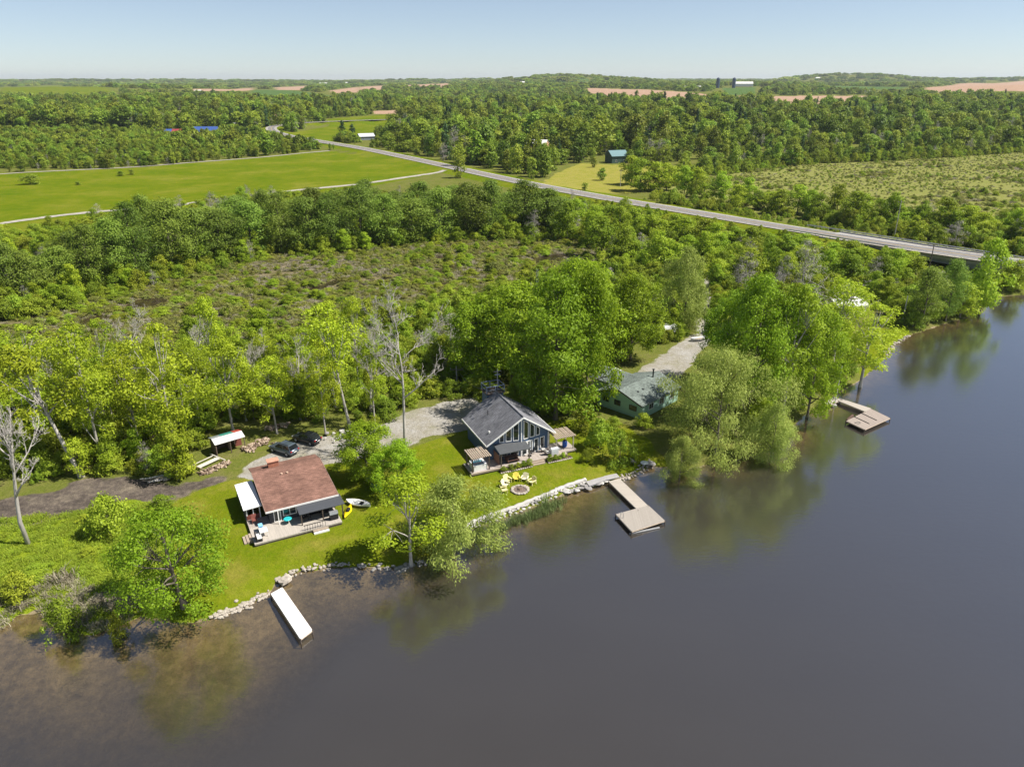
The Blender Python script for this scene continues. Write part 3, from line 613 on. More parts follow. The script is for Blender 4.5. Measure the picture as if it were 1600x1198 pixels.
# --- rows of trees
def row(kind, spots, text, group, name, rising=True):
    spots = sorted(spots, key=lambda q: q[0])
    for i, (a, b, c, d) in enumerate(spots):
        plant_px(kind, i * 7 // 3, a, b, c, d, ordw(i) + ' from the left ' + text, group, name)
rr = random.Random(8)
S = []
for i in range(28):
    x = -60 + i * 23.7 + rr.uniform(-9, 9); b = 690 - 30 * (i % 3) - max(0, x - 250) * .06 + rr.uniform(-10, 10)
    if abs(x - 635) < 20: continue
    S.append((x, b, b - rr.uniform(95, 180) + max(0, x - 350) * .14, rr.uniform(55, 95)))
row('ash', S, 'in the yellow-green wet wood behind the driveway', 'yellow-green trees of the wet wood', 'ash_tree')
S = [(x + rr.uniform(-14, 14), 640 + rr.uniform(-25, 45), 0, rr.uniform(45, 75)) for x in (70, 215, 330, 400, 480, 590)]
row('dead', [(a, b, b - rr.uniform(105, 150), d) for a, b, _, d in S], 'of the bare grey trees standing in the wet wood', 'bare trees of the wet wood', 'dead_tree')
S = []
for i in range(46):
    x = -70 + i * 21 + rr.uniform(-9, 9); line = np.interp(x, [-70, 0, 100, 200, 300, 400, 560, 700, 800, 900], [492, 478, 460, 442, 418, 398, 386, 372, 364, 366])
    b = line - (i % 2) * rr.uniform(14, 26); t_ = np.interp(x, [-70, 0, 60, 150, 240, 400, 500, 640, 720, 800, 900], [375, 385, 380, 345, 300, 305, 285, 280, 262, 275, 300])
    S.append((x, b, t_ + rr.uniform(-8, 26), rr.uniform(58, 84)))
row('sallow', S, 'in the dark tree line between marsh and pasture', 'dark tree line between marsh and pasture', 'willow_tree')
S = []
for i in range(44):
    x = 895 + (i % 22) * 25 + rr.uniform(-10, 10); lo = np.interp(x, [890, 1000, 1100, 1250, 1400, 1480], [385, 440, 455, 460, 455, 440]); hi = np.interp(x, [890, 1000, 1100, 1250, 1400, 1480], [350, 355, 365, 390, 415, 425])
    b = hi + (lo - hi) * (i // 22 * .55 + rr.uniform(0, .4)); rdy = np.interp(x, [860, 960, 1100, 1240, 1370, 1500, 1600], [293, 311, 334, 357, 378, 397, 411]); b = max(b, rdy + 34)
    if 1275 < x < 1360 and b > 470: b = 462
    S.append((x, b, max(b - rr.uniform(42, 72), rdy + rr.uniform(5, 14)), rr.uniform(34, 52)))
row('young', S, 'of the young trees between marsh and road', 'young trees between marsh and road', 'young_tree')
S = []
for i in range(34):
    x = 985 + i * 20 + rr.uniform(-9, 9); b = np.interp(x, [860, 1000, 1100, 1240, 1400, 1600, 1700], [284, 302, 318, 341, 362, 388, 400]) - rr.uniform(1, 12)
    S.append((x, b, b - rr.uniform(26, 58), rr.uniform(30, 52)))
row('young', S, 'of the trees along the far side of the road', 'trees along the far side of the road', 'roadside_tree')
S = [(rr.choice([rr.uniform(700, 812), rr.uniform(866, 885)]), rr.uniform(238, 262), 0, 0) for _ in range(14)] + [(rr.uniform(600, 700), rr.uniform(222, 234), 0, 0) for _ in range(9)]
S = [(a, b, b - rr.uniform(22, 40), rr.uniform(22, 34)) for a, b, _, _ in S]
row('far', S, 'of the trees edging the wood above the road bend', 'trees edging the wood above the road', 'roadside_tree')
for a, b, c, d, v, l in [(536, 222, 186, 22, 'farcon', 'dark spruce beside the road bend, leftmost of its pair'), (552, 222, 192, 20, 'farcon', 'dark spruce beside the road bend, nearer the silver-roofed house'), (818, 268, 224, 24, 'farcon', 'dark spruce below the house with the orange wall'), (770, 258, 226, 20, 'farcon', 'dark spruce left of the house with the orange wall'),
                         (434, 198, 160, 18, 'far', 'tall loose tree left of the road curve'), (475, 192, 162, 17, 'far', 'tall loose tree inside the road curve'), (415, 244, 206, 30, 'far', 'bushy tree where the dirt path nears the road'), (940, 282, 262, 18, 'far', 'lone small tree on the hay field'), (914, 300, 285, 14, 'far', 'lone sapling beside the road below the hay field'), (928, 262, 246, 12, 'far', 'thin young tree at the top of the hay field'),
                         (190, 276, 267, 14, 'far', 'bush in the pasture, larger of the close pair'), (206, 274, 264, 11, 'far', 'bush in the pasture, smaller of the close pair'), (48, 288, 272, 28, 'far', 'wide bush at the left end of the pasture'), (122, 289, 283, 10, 'far', 'lone low bush in the middle of the pasture')]:
    plant_px(v, hash(l) % 3 if False else int(a) % 3, a, b, c, d, l, name='spruce_tree' if v == 'farcon' else 'bush' if 'bush in' in l or 'bush at' in l or 'low bush' in l else 'field_tree', cat='tree' if v == 'farcon' or 'tree' in l or 'sapling' in l else 'bush')
for i, (a, b, c, d, l) in enumerate([(20, 470, 385, 60, 'greyish twiggy tree at the left end of the dark tree line'), (340, 372, 300, 40, 'greyish twiggy tree behind the dark tree line'), (1250, 470, 375, 55, 'greyish twiggy tree amid the young trees by the road'), (1160, 470, 395, 50, 'greyish twiggy tree beside the weeping willow'), (705, 560, 490, 70, 'greyish twiggy tree left of the big maples'), (1490, 385, 345, 40, 'greyish twiggy tree behind the bridge')]):
    plant_px('twiggy', 0, a, b, c, d, l, 'twiggy grey trees', 'bare_tree')
# --- stand-alone pieces that the scattered plants share their shape with
plant_px('olive', 0, 357, 490, 474, 26, 'bright low bush alone in the marsh', name='bush', cat='bush'); plant_px('olive', 1, 770, 425, 410, 36, 'wide low bush in the marsh below the tree line', name='bush', cat='bush')
plant_px('tan', 0, 96, 905, 890, 40, 'pale tuft of dead sedge above the left shore', name='sedge_tuft', cat='grass tuft'); plant_px('tallgrass', 0, 215, 870, 860, 30, 'tuft of tall grass left of the spreading tree', name='grass_tuft', cat='grass tuft')
plant_px('reed', 0, 852, 779, 763, 16, 'clump of reeds at the right end of the reed bed', name='reed_clump', cat='reeds')
plant_px('clump', 0, 880, 128, 120, 60, 'rounded wood on the distant hilltop', name='wood', cat='trees'); plant_px('clump', 1, 1230, 127, 120, 50, 'rounded wood on the smaller distant hilltop', name='wood', cat='trees')

def scatter(name, kinds, pts, scl, kind_idx, label, cat):
    """one mass of plants: points that carry copies of the plants built above"""
    n = len(pts); me = bpy.data.meshes.new(name); me.vertices.add(n); me.vertices.foreach_set('co', pts.astype(np.float32).ravel())
    a = me.attributes.new('s', 'FLOAT_VECTOR', 'POINT'); a.data.foreach_set('vector', scl.astype(np.float32).ravel())
    a = me.attributes.new('r', 'FLOAT', 'POINT'); a.data.foreach_set('value', (rng.random(n) * 6.283).astype(np.float32))
    a = me.attributes.new('k', 'INT', 'POINT'); a.data.foreach_set('value', kind_idx.astype(np.int32))
    o = bpy.data.objects.new(name, me); COL.objects.link(o); tag(o, label, cat, kind='stuff')
    g = bpy.data.node_groups.new(name, 'GeometryNodeTree'); g.interface.new_socket('Geometry', in_out='INPUT', socket_type='NodeSocketGeometry'); g.interface.new_socket('Geometry', in_out='OUTPUT', socket_type='NodeSocketGeometry')
    gi = g.nodes.new('NodeGroupInput'); go = g.nodes.new('NodeGroupOutput'); jn = g.nodes.new('GeometryNodeJoinGeometry'); L = g.links.new
    def att(nm, ty):
        q = g.nodes.new('GeometryNodeInputNamedAttribute'); q.data_type = ty; q.inputs[0].default_value = nm; return q.outputs[0]
    cx = g.nodes.new('ShaderNodeCombineXYZ'); L(att('r', 'FLOAT'), cx.inputs[2]); ss = att('s', 'FLOAT_VECTOR'); kk = att('k', 'INT')
    for i, key in enumerate(kinds):
        j2 = g.nodes.new('GeometryNodeJoinGeometry')
        for nm in ('trunk', 'crown'):
            if nm in PROTO[key]:
                oi = g.nodes.new('GeometryNodeObjectInfo'); oi.transform_space = 'ORIGINAL'; oi.inputs[0].default_value = PROTO[key][nm]; L(oi.outputs['Geometry'], j2.inputs[0])
        cmp = g.nodes.new('FunctionNodeCompare'); cmp.data_type = 'INT'; cmp.operation = 'EQUAL'; L(kk, cmp.inputs[2]); cmp.inputs[3].default_value = i
        ip = g.nodes.new('GeometryNodeInstanceOnPoints'); L(gi.outputs[0], ip.inputs['Points']); L(cmp.outputs[0], ip.inputs['Selection']); L(j2.outputs[0], ip.inputs['Instance'])
        L(cx.outputs[0], ip.inputs['Rotation']); L(ss, ip.inputs['Scale']); L(ip.outputs[0], jn.inputs[0])
    L(jn.outputs[0], go.inputs[0]); md = o.modifiers.new('plants', 'NODES'); md.node_group = g
    return o
def zmax(X, Y, names, pad=0):
    m = np.zeros(X.shape, bool)
    for nme in names:
        for P in Z[nme]:
            m |= sdist(X, Y, P) > -pad
            if nme in ('tilled', 'crop', 'straw') and P[0][1] > 350:
                for k_ in (1.03, 1.06, 1.1): m |= inside(X * k_, Y * k_, P)
    return m
def grid_pts(n, y0, y1, halfang, lo=None):
    yy = np.sqrt(rng.uniform(y0 ** 2, y1 ** 2, n)); xx = yy * rng.uniform(-halfang, halfang, n) if lo is None else yy * rng.uniform(lo, halfang, n); return xx, yy
def roadclear(X, Y, d): return seg_dist(X, Y, ROADS, False)[0] > d
HOUSES_FAR = [(572, 219, 12), (840, 238, 20), (1318, 490, 5), (962, 246, 12), (272, 208, 14), (324, 204, 16), (368, 200, 10), (1150, 136, 60), (1080, 138, 50)]
HF = [G(a, b) + (r,) for a, b, r in HOUSES_FAR]
def houseclear(X, Y, k=1.0):
    m = np.ones(X.shape, bool)
    for hx, hy, r in HF:
        m &= ((X - hx) ** 2 + (Y - hy) ** 2 > (r * k) ** 2)
        u_ = np.array([hx, hy]); l = math.hypot(hx, hy); al = (X * hx + Y * hy) / l; cr_ = np.abs(X * hy - Y * hx) / l
        m &= ~((cr_ < r * .7) & (al < l) & (al > l - 75 * k))
    return m
# forest beyond the road
X, Y = grid_pts(15000, 400, 1500, .84); xl, yl = grid_pts(6500, 460, 780, -.17, -.86); X = np.concatenate([X, xl]); Y = np.concatenate([Y, yl])
m = ~zmax(X, Y, ['pasture', 'straw', 'tilled', 'crop'], 4) & ~zmax(X, Y, ['meadow'], -3) & roadclear(X, Y, 14) & houseclear(X, Y)
ang = X / Y
left = (ang < -.17) & (Y < 760)
m &= ~((ang > -.4) & (ang < -.12) & (Y > 520) & (Y < 640) & (rng.random(len(X)) < .5))
openn = nz(X, Y, 300, 3); m &= ~((Y > 900) & (openn > .42))
X, Y = X[m], Y[m]; n = len(X); left = (X / Y < -.17) & (Y < 760)
hs = np.clip(np.exp(rng.normal(-.12, .30, n)), .4, 1.6) * (1 + .25 * nz(X, Y, 120, 2)) * np.where(left, .40, 1.0) * np.where((Y < 560) & (X / Y > .2), .62, 1); ki = rng.choice(5, n, p=[.28, .28, .28, .06, .10]); ki[(rng.random(n) < .75) & (ki == 3) & left] = 1
wv = hs * rng.uniform(.75, 1.35, n)
xe, ye = grid_pts(7000, 420, 1500, .84); me_ = ~zmax(xe, ye, ['pasture', 'straw', 'tilled', 'crop', 'meadow'], 10) & roadclear(xe, ye, 20) & houseclear(xe, ye, 1.3) & (ye > 560)
xe, ye = xe[me_], ye[me_]; se = rng.uniform(.28, .6, len(xe))
xb, yb = grid_pts(9000, 300, 620, .86, .05); dm = np.max([sdist(xb, yb, P) for P in Z['meadow']], 0); k_ = (dm < 4) & (dm > -28) & roadclear(xb, yb, 10) & ~zmax(xb, yb, ['straw'], 3) & houseclear(xb, yb); xb, yb = xb[k_], yb[k_]; sb_ = rng.uniform(.7, 1.8, len(xb))
X = np.concatenate([X, xe, xb]); Y = np.concatenate([Y, ye, yb]); wv = np.concatenate([wv, se, sb_]); hs = np.concatenate([hs, se * rng.uniform(1.0, 1.5, len(xe)), sb_ * rng.uniform(.8, 1.5, len(xb))]); ki = np.concatenate([ki, rng.integers(5, 7, len(xe)), rng.integers(7, 9, len(xb))])
scatter('forest', [('far', 0), ('far', 1), ('far', 2), ('farcon', 0), ('twiggy', 0), ('clump', 0), ('clump', 1), ('shrub', 0), ('shrub', 1)], np.stack([X, Y, hgt(X, Y)], 1), np.stack([wv, wv, hs], 1), ki, 'green mixed forest beyond the road, reaching to the fields', 'forest')
yy = np.exp(rng.uniform(math.log(1350), math.log(10500), 15000)); X = yy * rng.uniform(-.86, .86, len(yy)); Y = yy
m = ~zmax(X, Y, ['pasture', 'tilled', 'crop'], 25) & (nz(X, Y, 700, 1) < .45) & houseclear(X, Y, 1.0)
X, Y = X[m], Y[m]; n = len(X); s = np.clip(Y / 2400, .5, 3.2) * rng.uniform(.6, 1.3, n)
scatter('distant_woods', [('clump', 0), ('clump', 1)], np.stack([X, Y, hgt(X, Y)], 1), np.stack([s, s, rng.uniform(.55, 1.15, n)], 1), rng.integers(0, 2, n), 'dark distant woods running to the horizon', 'woods')
# young growth and undergrowth between lots, marsh and road
X, Y = grid_pts(16000, 85, 330, .85); kp = (Y < 165) | (rng.random(len(X)) < .6); X, Y = X[kp], Y[kp]
d = sdist(X, Y, LAND); m = (d > 1.5) & ~zmax(X, Y, ['lawn', 'gravel', 'soil', 'tall'], .6) & ~zmax(X, Y, ['marsh'], -1) & ~zmax(X, Y, ['meadow', 'straw', 'pasture'], 0) & roadclear(X, Y, 8.5)
for q in ([(-46, 88), (-24, 104)], [(-12, 86), (13, 106)], [(11, 90), (36, 126)], [(23, 122), (46, 141)], [(66, 140), (84, 163)]): m &= ~((X > q[0][0]) & (X < q[1][0]) & (Y > q[0][1]) & (Y < q[1][1]))
X, Y = X[m], Y[m]; n = len(X); s = rng.uniform(.45, 1.25, n) * (1 + .5 * (Y > 150)); ki = rng.choice(5, n, p=[.28, .28, .28, .13, .03]); rdd = seg_dist(X, Y, ROADS, False)[0]; ki[(rdd < 34) & (ki >= 3)] = 0; s = np.where(rdd < 28, s * .38, s)
big = (ki == 3) ; s = np.where(big, rng.uniform(.4, .8, n), s); s = np.where(ki == 4, s * .45, s)
scatter('undergrowth', [('shrub', 0), ('shrub', 1), ('shrub', 2), ('young', 0), ('twiggy', 0)], np.stack([X, Y, hgt(X, Y)], 1), np.stack([s, s, s * rng.uniform(.8, 1.3, n)], 1), ki, 'leafy undergrowth filling the wet wood and the road bank', 'undergrowth')
# marsh plants, meadow plants
X, Y = grid_pts(42000, 110, 560, .85)
mm = zmax(X, Y, ['marsh'], 2); me_ = zmax(X, Y, ['meadow'], 3); m = (mm | (me_ & (nz(X, Y, 40, 3) + .6 * rng.random(len(X)) > -.1))) & roadclear(X, Y, 8)
g_ = nz(X, Y, 26, 1); m &= ~(mm & (g_ < -.12))
for P in POOLS: m &= sdist(X, Y, P) < -.6
X, Y, mm = X[m], Y[m], mm[m]; n = len(X); s = rng.uniform(.5, 1.4, n); ki = rng.choice(6, n, p=[.33, .29, .12, .10, .10, .06]); s = np.where(ki == 2, s * 1.3, s); s = np.where(ki >= 3, s * .7, s); s = np.where(ki == 5, s * .5, s); s = np.where(mm, s, s * (.45 + .5 * (nz(X, Y, 30, 2) > .25)))
scatter('marsh_plants', [('olive', 0), ('olive', 1), ('tan', 0), ('shrub', 0), ('shrub', 1), ('young', 1)], np.stack([X, Y, hgt(X, Y)], 1), np.stack([s * 1.2, s * 1.2, s * rng.uniform(.4, .9, n)], 1), ki, 'low olive sedge and shrubs covering the marsh and the wet meadow', 'marsh plants')
bx0, bx1 = min(q[0] for q in MARSH), max(q[0] for q in MARSH); by0, by1 = min(q[1] for q in MARSH), max(q[1] for q in MARSH)
X = rng.uniform(max(bx0, -150), bx1, 30000); Y = rng.uniform(by0, by1, 30000); g1 = nz(X, Y, 14, 2); m = (sdist(X, Y, MARSH) > -1) & (np.abs(X / Y) < .85) & (g1 > -.75 + .5 * rng.random(len(X)))
for P in POOLS: m &= sdist(X, Y, P) < -.4
X, Y, g1 = X[m], Y[m], g1[m]; n = len(X); s = rng.uniform(.28, .75, n); pt = .20 + .4 * (nz(X, Y, 20, 4) > .1); ki = np.where(rng.random(n) < pt, 2, rng.integers(0, 2, n)); s = np.where(ki == 2, s * 1.35, s); ki = np.where(rng.random(n) < .04, 3, ki)
scatter('marsh_sedge', [('olive', 0), ('olive', 1), ('tan', 0), ('shrub', 0)], np.stack([X, Y, hgt(X, Y)], 1), np.stack([s * 1.2, s * 1.2, s * rng.uniform(.45, 1.0, n)], 1), ki, 'fine tussocks of green and tan sedge between the marsh pools', 'sedge')
# tall grass bank at the left, reeds by the seawall
X = rng.uniform(-75, -24, 5200); Y = rng.uniform(52, 92, 5200); m = zmax(X, Y, ['tall'], -.3) & (sdist(X, Y, LAND) > .3); X, Y = X[m], Y[m]; n = len(X)
sed = (sdist(X, Y, LAND) < 4.5) & (X < -37) & (rng.random(n) < .6); s = rng.uniform(.5, 1.1, n)
scatter('tall_grass', [('tallgrass', 0), ('tan', 0), ('shrub', 2)], np.stack([X, Y, hgt(X, Y)], 1), np.stack([s, s, s * rng.uniform(.3, .7, n)], 1), np.where(sed, 1, np.where(rng.random(n) < .008, 2, 0)), 'tall wild grass and pale sedge on the left bank', 'tall grass')
RP = PG([(735, 832), (790, 812), (840, 793), (872, 777)]); q = []
for i in range(150):
    t_ = rng.random() * 2.999; a, b = RP[int(t_)], RP[int(t_) + 1]; f = t_ % 1
    q.append((a[0] + (b[0] - a[0]) * f + rng.normal() * .45, a[1] + (b[1] - a[1]) * f + rng.normal() * .45 - .3))
q = np.array(q); s = rng.uniform(.5, 1.05, len(q))
scatter('reeds', [('reed', 0)], np.stack([q[:, 0], q[:, 1], np.full(len(q), -.1)], 1), np.stack([s, s, s], 1), np.zeros(len(q)), 'narrow band of reeds growing in the water along the stone seawall', 'reeds')

# ------------------------------------------------------------------ building kit
WHITE = pm('white_trim', (.78, .77, .74), .06, 3, .6); GLASS = glass_mat()
WOOD = planks_mat('weathered_deck', (.38, .33, .29), .14, 'X', .16); WOODY = planks_mat('weathered_deck_across', (.38, .33, .29), .14, 'Y', .16)
DARKW = pm('dark_timber', (.09, .07, .055), .3, 5, .8, .1, stretch=(1, 1, .2)); TAN = pm('weathered_slat', (.36, .29, .22), .25, 4, .85, stretch=(.3, 2, 2))
CONC = pm('concrete', (.40, .385, .36), .2, 1.2, .9, .2); STEEL = pm('galvanised', (.45, .46, .47), .15, 3, .45, metal=.6)
BLACK = pm('black_metal', (.02, .02, .022), .2, 3, .45)
def solid(name, c, rough=.6, var=.1): return pm(name, c, var, 3, rough)
def rect_window(parent, O, U, z0, z1, s0, s1, nrm, m=WHITE, fr=.09, bars=0, name='window', tops=None):
    """framed window on a wall: O base point, U unit along the wall, nrm outward; tops=(zs0,zs1) for a slanting head"""
    O, U, n = Vector(O), Vector(U), Vector(nrm); zt = tops or (z1, z1)
    P = lambda s, z, d: O + U * s + Vector((0, 0, z)) + n * d
    ring = [(s0, z0), (s1, z0), (s1, zt[1]), (s0, zt[0])]; mb = MB()
    inn = [(s0 + fr, z0 + fr), (s1 - fr, z0 + fr), (s1 - fr, zt[1] - fr), (s0 + fr, zt[0] - fr)]
    for i in range(4):
        j = (i + 1) % 4; a, b, c, d = ring[i], ring[j], inn[j], inn[i]
        mb.hexa([tuple(P(*q, -.02)) for q in (a, b, c, d)], [tuple(P(*q, .06)) for q in (a, b, c, d)])
    for k in range(bars):
        x = s0 + (s1 - s0) * (k + 1) / (bars + 1); zz = zt[0] + (zt[1] - zt[0]) * (k + 1) / (bars + 1)
        mb.hexa([tuple(P(*q, -.01)) for q in ((x - .03, z0 + fr), (x + .03, z0 + fr), (x + .03, zz - fr), (x - .03, zz - fr))], [tuple(P(*q, .05)) for q in ((x - .03, z0 + fr), (x + .03, z0 + fr), (x + .03, zz - fr), (x - .03, zz - fr))])
    f = mb.part(name, m, parent); pb = MB(); q = [P(*a, .012) for a in inn]; pb.prism([tuple(a) for a in q], tuple(n * .012)); pb.part('pane', GLASS, f); return f
def siding(name, base, h=.18): return planks_mat(name, base, h, 'Z', .08, .6, .6)
def shingle(name, base):
    if name in MATS: return MATS[name]
    m, t, o = newmat(name); L = t.links.new
    tc = N(t, 'ShaderNodeTexCoord'); br = N(t, 'ShaderNodeTexBrick', inp={'Scale': 1.0, 'Mortar Size': .012, 'Brick Width': .45, 'Row Height': .16, 'Color1': c4([x * .75 for x in base]), 'Color2': c4([x * 1.25 for x in base]), 'Mortar': c4([x * .6 for x in base])})
    L(tc.outputs['Object'], br.inputs['Vector']); n1 = N(t, 'ShaderNodeTexNoise', inp={'Scale': .55, 'Detail': 8, 'Roughness': .7}); L(tc.outputs['Object'], n1.inputs['Vector'])
    r = N(t, 'ShaderNodeValToRGB'); r.color_ramp.elements[0].color = (.62, .62, .62, 1); r.color_ramp.elements[1].color = (1.3, 1.3, 1.3, 1); r.color_ramp.elements[0].position = .3; r.color_ramp.elements[1].position = .7; L(n1.outputs['Fac'], r.inputs[0])
    mx = N(t, 'ShaderNodeMix', data_type='RGBA', blend_type='MULTIPLY', inp={0: 1.}); L(br.outputs['Color'], mx.inputs[6]); L(r.outputs[0], mx.inputs[7])
    b = N(t, 'ShaderNodeBsdfPrincipled', inp={'Roughness': .9, 'Specular IOR Level': .2}); L(mx.outputs[2], b.inputs['Base Color'])
    bp = N(t, 'ShaderNodeBump', inp={'Strength': .4, 'Distance': .02}); L(br.outputs['Fac'], bp.inputs['Height']); L(bp.outputs[0], b.inputs['Normal']); L(b.outputs[0], o.inputs[0]); MATS[name] = m; return m
def post(parent, x, y, z0, z1, m=DARKW, r=.07, name='post'): return MB().box(x - r, x + r, y - r, y + r, z0, z1).part(name, m, parent)
def pergola(parent_name, label, loc, rz, w_, d_, hz_, slat_m, post_m):
    e = thing(parent_name, label, 'pergola', loc, rz)
    for x in (.15, w_ - .15):
        for y in (.15, d_ - .15): post(e, x, y, 0, hz_ - .12, post_m)
    for y in (.15, d_ - .15): MB().box(-.15, w_ + .15, y - .05, y + .05, hz_ - .12, hz_ + .04).part('beam', post_m, e)
    n = max(6, int(w_ / .26)); sm_ = MB().box(-.09, .09, -.25, d_ + .25, 0, .06).mesh('slat', slat_m)
    for i in range(n):
        s = bpy.data.objects.new('slat', sm_); COL.objects.link(s); s.parent = e; s.location = (.05 + (w_ - .1) * i / (n - 1), random.uniform(-.06, .06), hz_ + .045); s.rotation_euler = (0, random.uniform(-.05, .05), random.uniform(-.02, .02))
    return e
def LOC(O, rz, u, v, z=0): return (O[0] + u * math.cos(rz) - v * math.sin(rz), O[1] + u * math.sin(rz) + v * math.cos(rz), O[2] + z)

# ------------------------------------------------------------------ blue chalet
BO = (-3.49, 89.28, .82); BR = math.atan2(4.3, 9.73)
NAVY = siding('blue_siding', (.075, .125, .21)); GREYSH = shingle('grey_shingles', (.19, .19, .205))
b = thing('chalet', 'dark blue chalet with steep grey shingle roof and glazed gable facing the lake', 'house', BO, BR)
EZ, PZ, RU, FV, BV = 3.15, 6.75, 5.3, -.55, 9.6
def roof_z(u): return EZ + (PZ - EZ) * (1 - abs(u - RU) / RU)
mb = MB()
mb.slab([(0, 0, EZ), (RU, FV, PZ), (RU, BV, PZ), (0, BV, EZ)], .2); rf = mb.part('roof', GREYSH, b)
MB().slab([(2 * RU, 0, EZ), (2 * RU, BV, EZ), (RU + .003, BV, PZ), (RU + .003, FV, PZ)], .2).part('roof', GREYSH, b)
MB().tube([(RU, FV, PZ + .01), (RU, BV, PZ + .01)], .09, 6).part('ridge_cap', GREYSH, rf)
for s in (0, 1):
    e0 = (0, -.03, EZ + .02) if s == 0 else (2 * RU, -.03, EZ + .02); p0 = (RU, FV - .03, PZ + .02)
    MB().hexa([(e0[0], e0[1] - .05, e0[2] - .24), (p0[0], p0[1] - .05, p0[2] - .24), (p0[0], p0[1] + .02, p0[2] - .24), (e0[0], e0[1] + .02, e0[2] - .24)], [(e0[0], e0[1] - .05, e0[2]), (p0[0], p0[1] - .05, p0[2]), (p0[0], p0[1] + .02, p0[2]), (e0[0], e0[1] + .02, e0[2])]).part('fascia', WHITE, b)
    x0 = -.06 if s == 0 else 2 * RU; MB().box(x0, x0 + .06, 0, BV, EZ - .22, EZ + .01).part('gutter', WHITE, b)
for k, (vu, vv) in enumerate([(1.25, 2.0), (2.6, 5.8)]):
    z = roof_z(vu); o = MB().cyl(vu, vv, z - .1, z + (.25 if k == 0 else .7), .12 if k == 0 else .06, 8).part('roof_vent', WHITE if k == 0 else BLACK, b)
AP = Vector((RU, .15, 0)); WL = Vector((.7, 1.0, 0)); WR = Vector((9.9, 1.0, 0)); BKV = 9.2
def gable(a, bb, name='wall'):
    d = (bb - a); n = Vector((d.y, -d.x, 0)).normalized(); m_ = MB(); za, zb = roof_z(a.x) - .2, roof_z(bb.x) - .2
    m_.prism([(a.x, a.y, 0), (bb.x, bb.y, 0), (bb.x, bb.y, zb), (a.x, a.y, za)], tuple(-n * .2)); m_.part(name, NAVY, b); return d.normalized(), n, d.length
dl, nl_, Ll = gable(WL, AP); dr, nr_, Lr = gable(AP, WR)
MB().box(.7, .9, 1.2, BKV, 0, roof_z(.7) - .22).part('wall', NAVY, b); MB().box(9.7, 9.9, 1.2, BKV, 0, roof_z(9.9) - .22).part('wall', NAVY, b)
MB().prism([(.9, BKV, 0), (9.7, BKV, 0), (9.7, BKV, roof_z(9.7) - .22), (RU, BKV, PZ - .22), (.9, BKV, roof_z(.9) - .22)], (0, -.2, 0)).part('wall', NAVY, b)
MB().box(RU - .07, RU + .07, .07, .16, .4, PZ - .3).part('corner_board', WHITE, b); MB().box(9.82, 9.96, .9, 1.05, 0, EZ - .1).part('corner_board', WHITE, b)
for s0, s1 in ((.35, 1.2), (1.4, 2.25), (2.45, 3.15)):
    zt = lambda s: roof_z(RU + s * dr.x) - .62
    rect_window(b, AP, dr, 2.9, 0, s0, s1, nr_, tops=(zt(s0), zt(s1)), fr=.1)
    rect_window(b, AP, -dl, 2.9, 0, s0, s1, nl_, tops=(zt(s0), zt(s1)), fr=.1)
for s0, s1, nme in ((.12, 1.0, 'door'), (1.02, 1.9, 'door'), (2.15, 2.95, 'door'), (3.2, 4.0, 'window')): rect_window(b, AP, dr, .45 if nme == 'door' else .75, 2.5, s0, s1, nr_, name=nme, fr=.12)
for s0, s1 in ((.4, 1.6), (2.0, 3.2)): rect_window(b, AP, -dl, .75, 2.3, s0, s1, nl_, fr=.1)
dk = MB().box(-2.9, 11.6, -1.8, 1.4, .22, .42).box(-1.0, .75, 1.4, 5.0, .22, .42).part('deck', WOOD, b)
MB().box(-2.86, 11.56, -1.76, 1.2, -.1, .21).part('deck_skirt', DARKW, b); MB().box(-2.95, 11.62, -1.86, -1.8, .2, .43).part('deck_edge', TAN, b)
for i in range(2): MB().box(5.9, 7.9, -2.15 - .32 * i, -1.88 - .32 * i, -.05, .27 - .16 * i).part('step', TAN, b)
aw = MB().slab([(1.3, -1.75, 2.45), (5.9, -1.75, 2.45), (5.9, .7, 2.75), (1.3, .7, 2.75)], .1).part('awning', solid('charcoal_metal', (.085, .09, .095), .5), b)
for u_ in (1.5, 5.7): post(b, u_, -1.6, .42, 2.36, DARKW, .07)
MB().box(1.4, 1.5, -1.0, .9, .42, 1.9).part('screen', pm('redwood', (.22, .12, .09), .2, 4), b)
# roof-top lookout at the far end of the ridge
lk = MB().box(4.0, 6.6, BV - .15, BV + 1.9, 0, 6.3).part('lookout', NAVY, b)
MB().box(3.85, 6.75, BV - .3, BV + 2.05, 6.3, 6.45).part('floor', DARKW, lk)
rl = MB()
for u_ in (3.9, 5.3, 6.7):
    for v_ in (BV - .22, BV + 1.97): rl.box(u_ - .05, u_ + .05, v_ - .05, v_ + .05, 6.45, 7.5)
for v_ in (BV - .22, BV + 1.97): rl.box(3.85, 6.75, v_ - .04, v_ + .04, 7.5, 7.58).box(3.85, 6.75, v_ - .02, v_ + .02, 6.95, 7.0)
for u_ in (3.9, 6.7): rl.box(u_ - .04, u_ + .04, BV - .18, BV + 1.93, 7.5, 7.57).box(u_ - .02, u_ + .02, BV - .18, BV + 1.93, 6.95, 7.0)
rl.part('railing', solid('blue_grey_rail', (.16, .2, .27)), lk)
MB().tube([(6.2, BV + 1.2, 6.4), (6.2, BV + 1.2, 9.6)], .05, 6).box(5.6, 6.8, BV + 1.18, BV + 1.22, 9.2, 9.24).box(5.8, 6.6, BV + 1.0, BV + 1.4, 8.7, 8.73).part('antenna', STEEL, lk)
pergola('pergola', 'weathered slat pergola over the hot tub, left of the blue chalet deck', LOC(BO, BR, -2.8, -1.7, .42), BR, 2.7, 2.5, 2.15, TAN, DARKW)
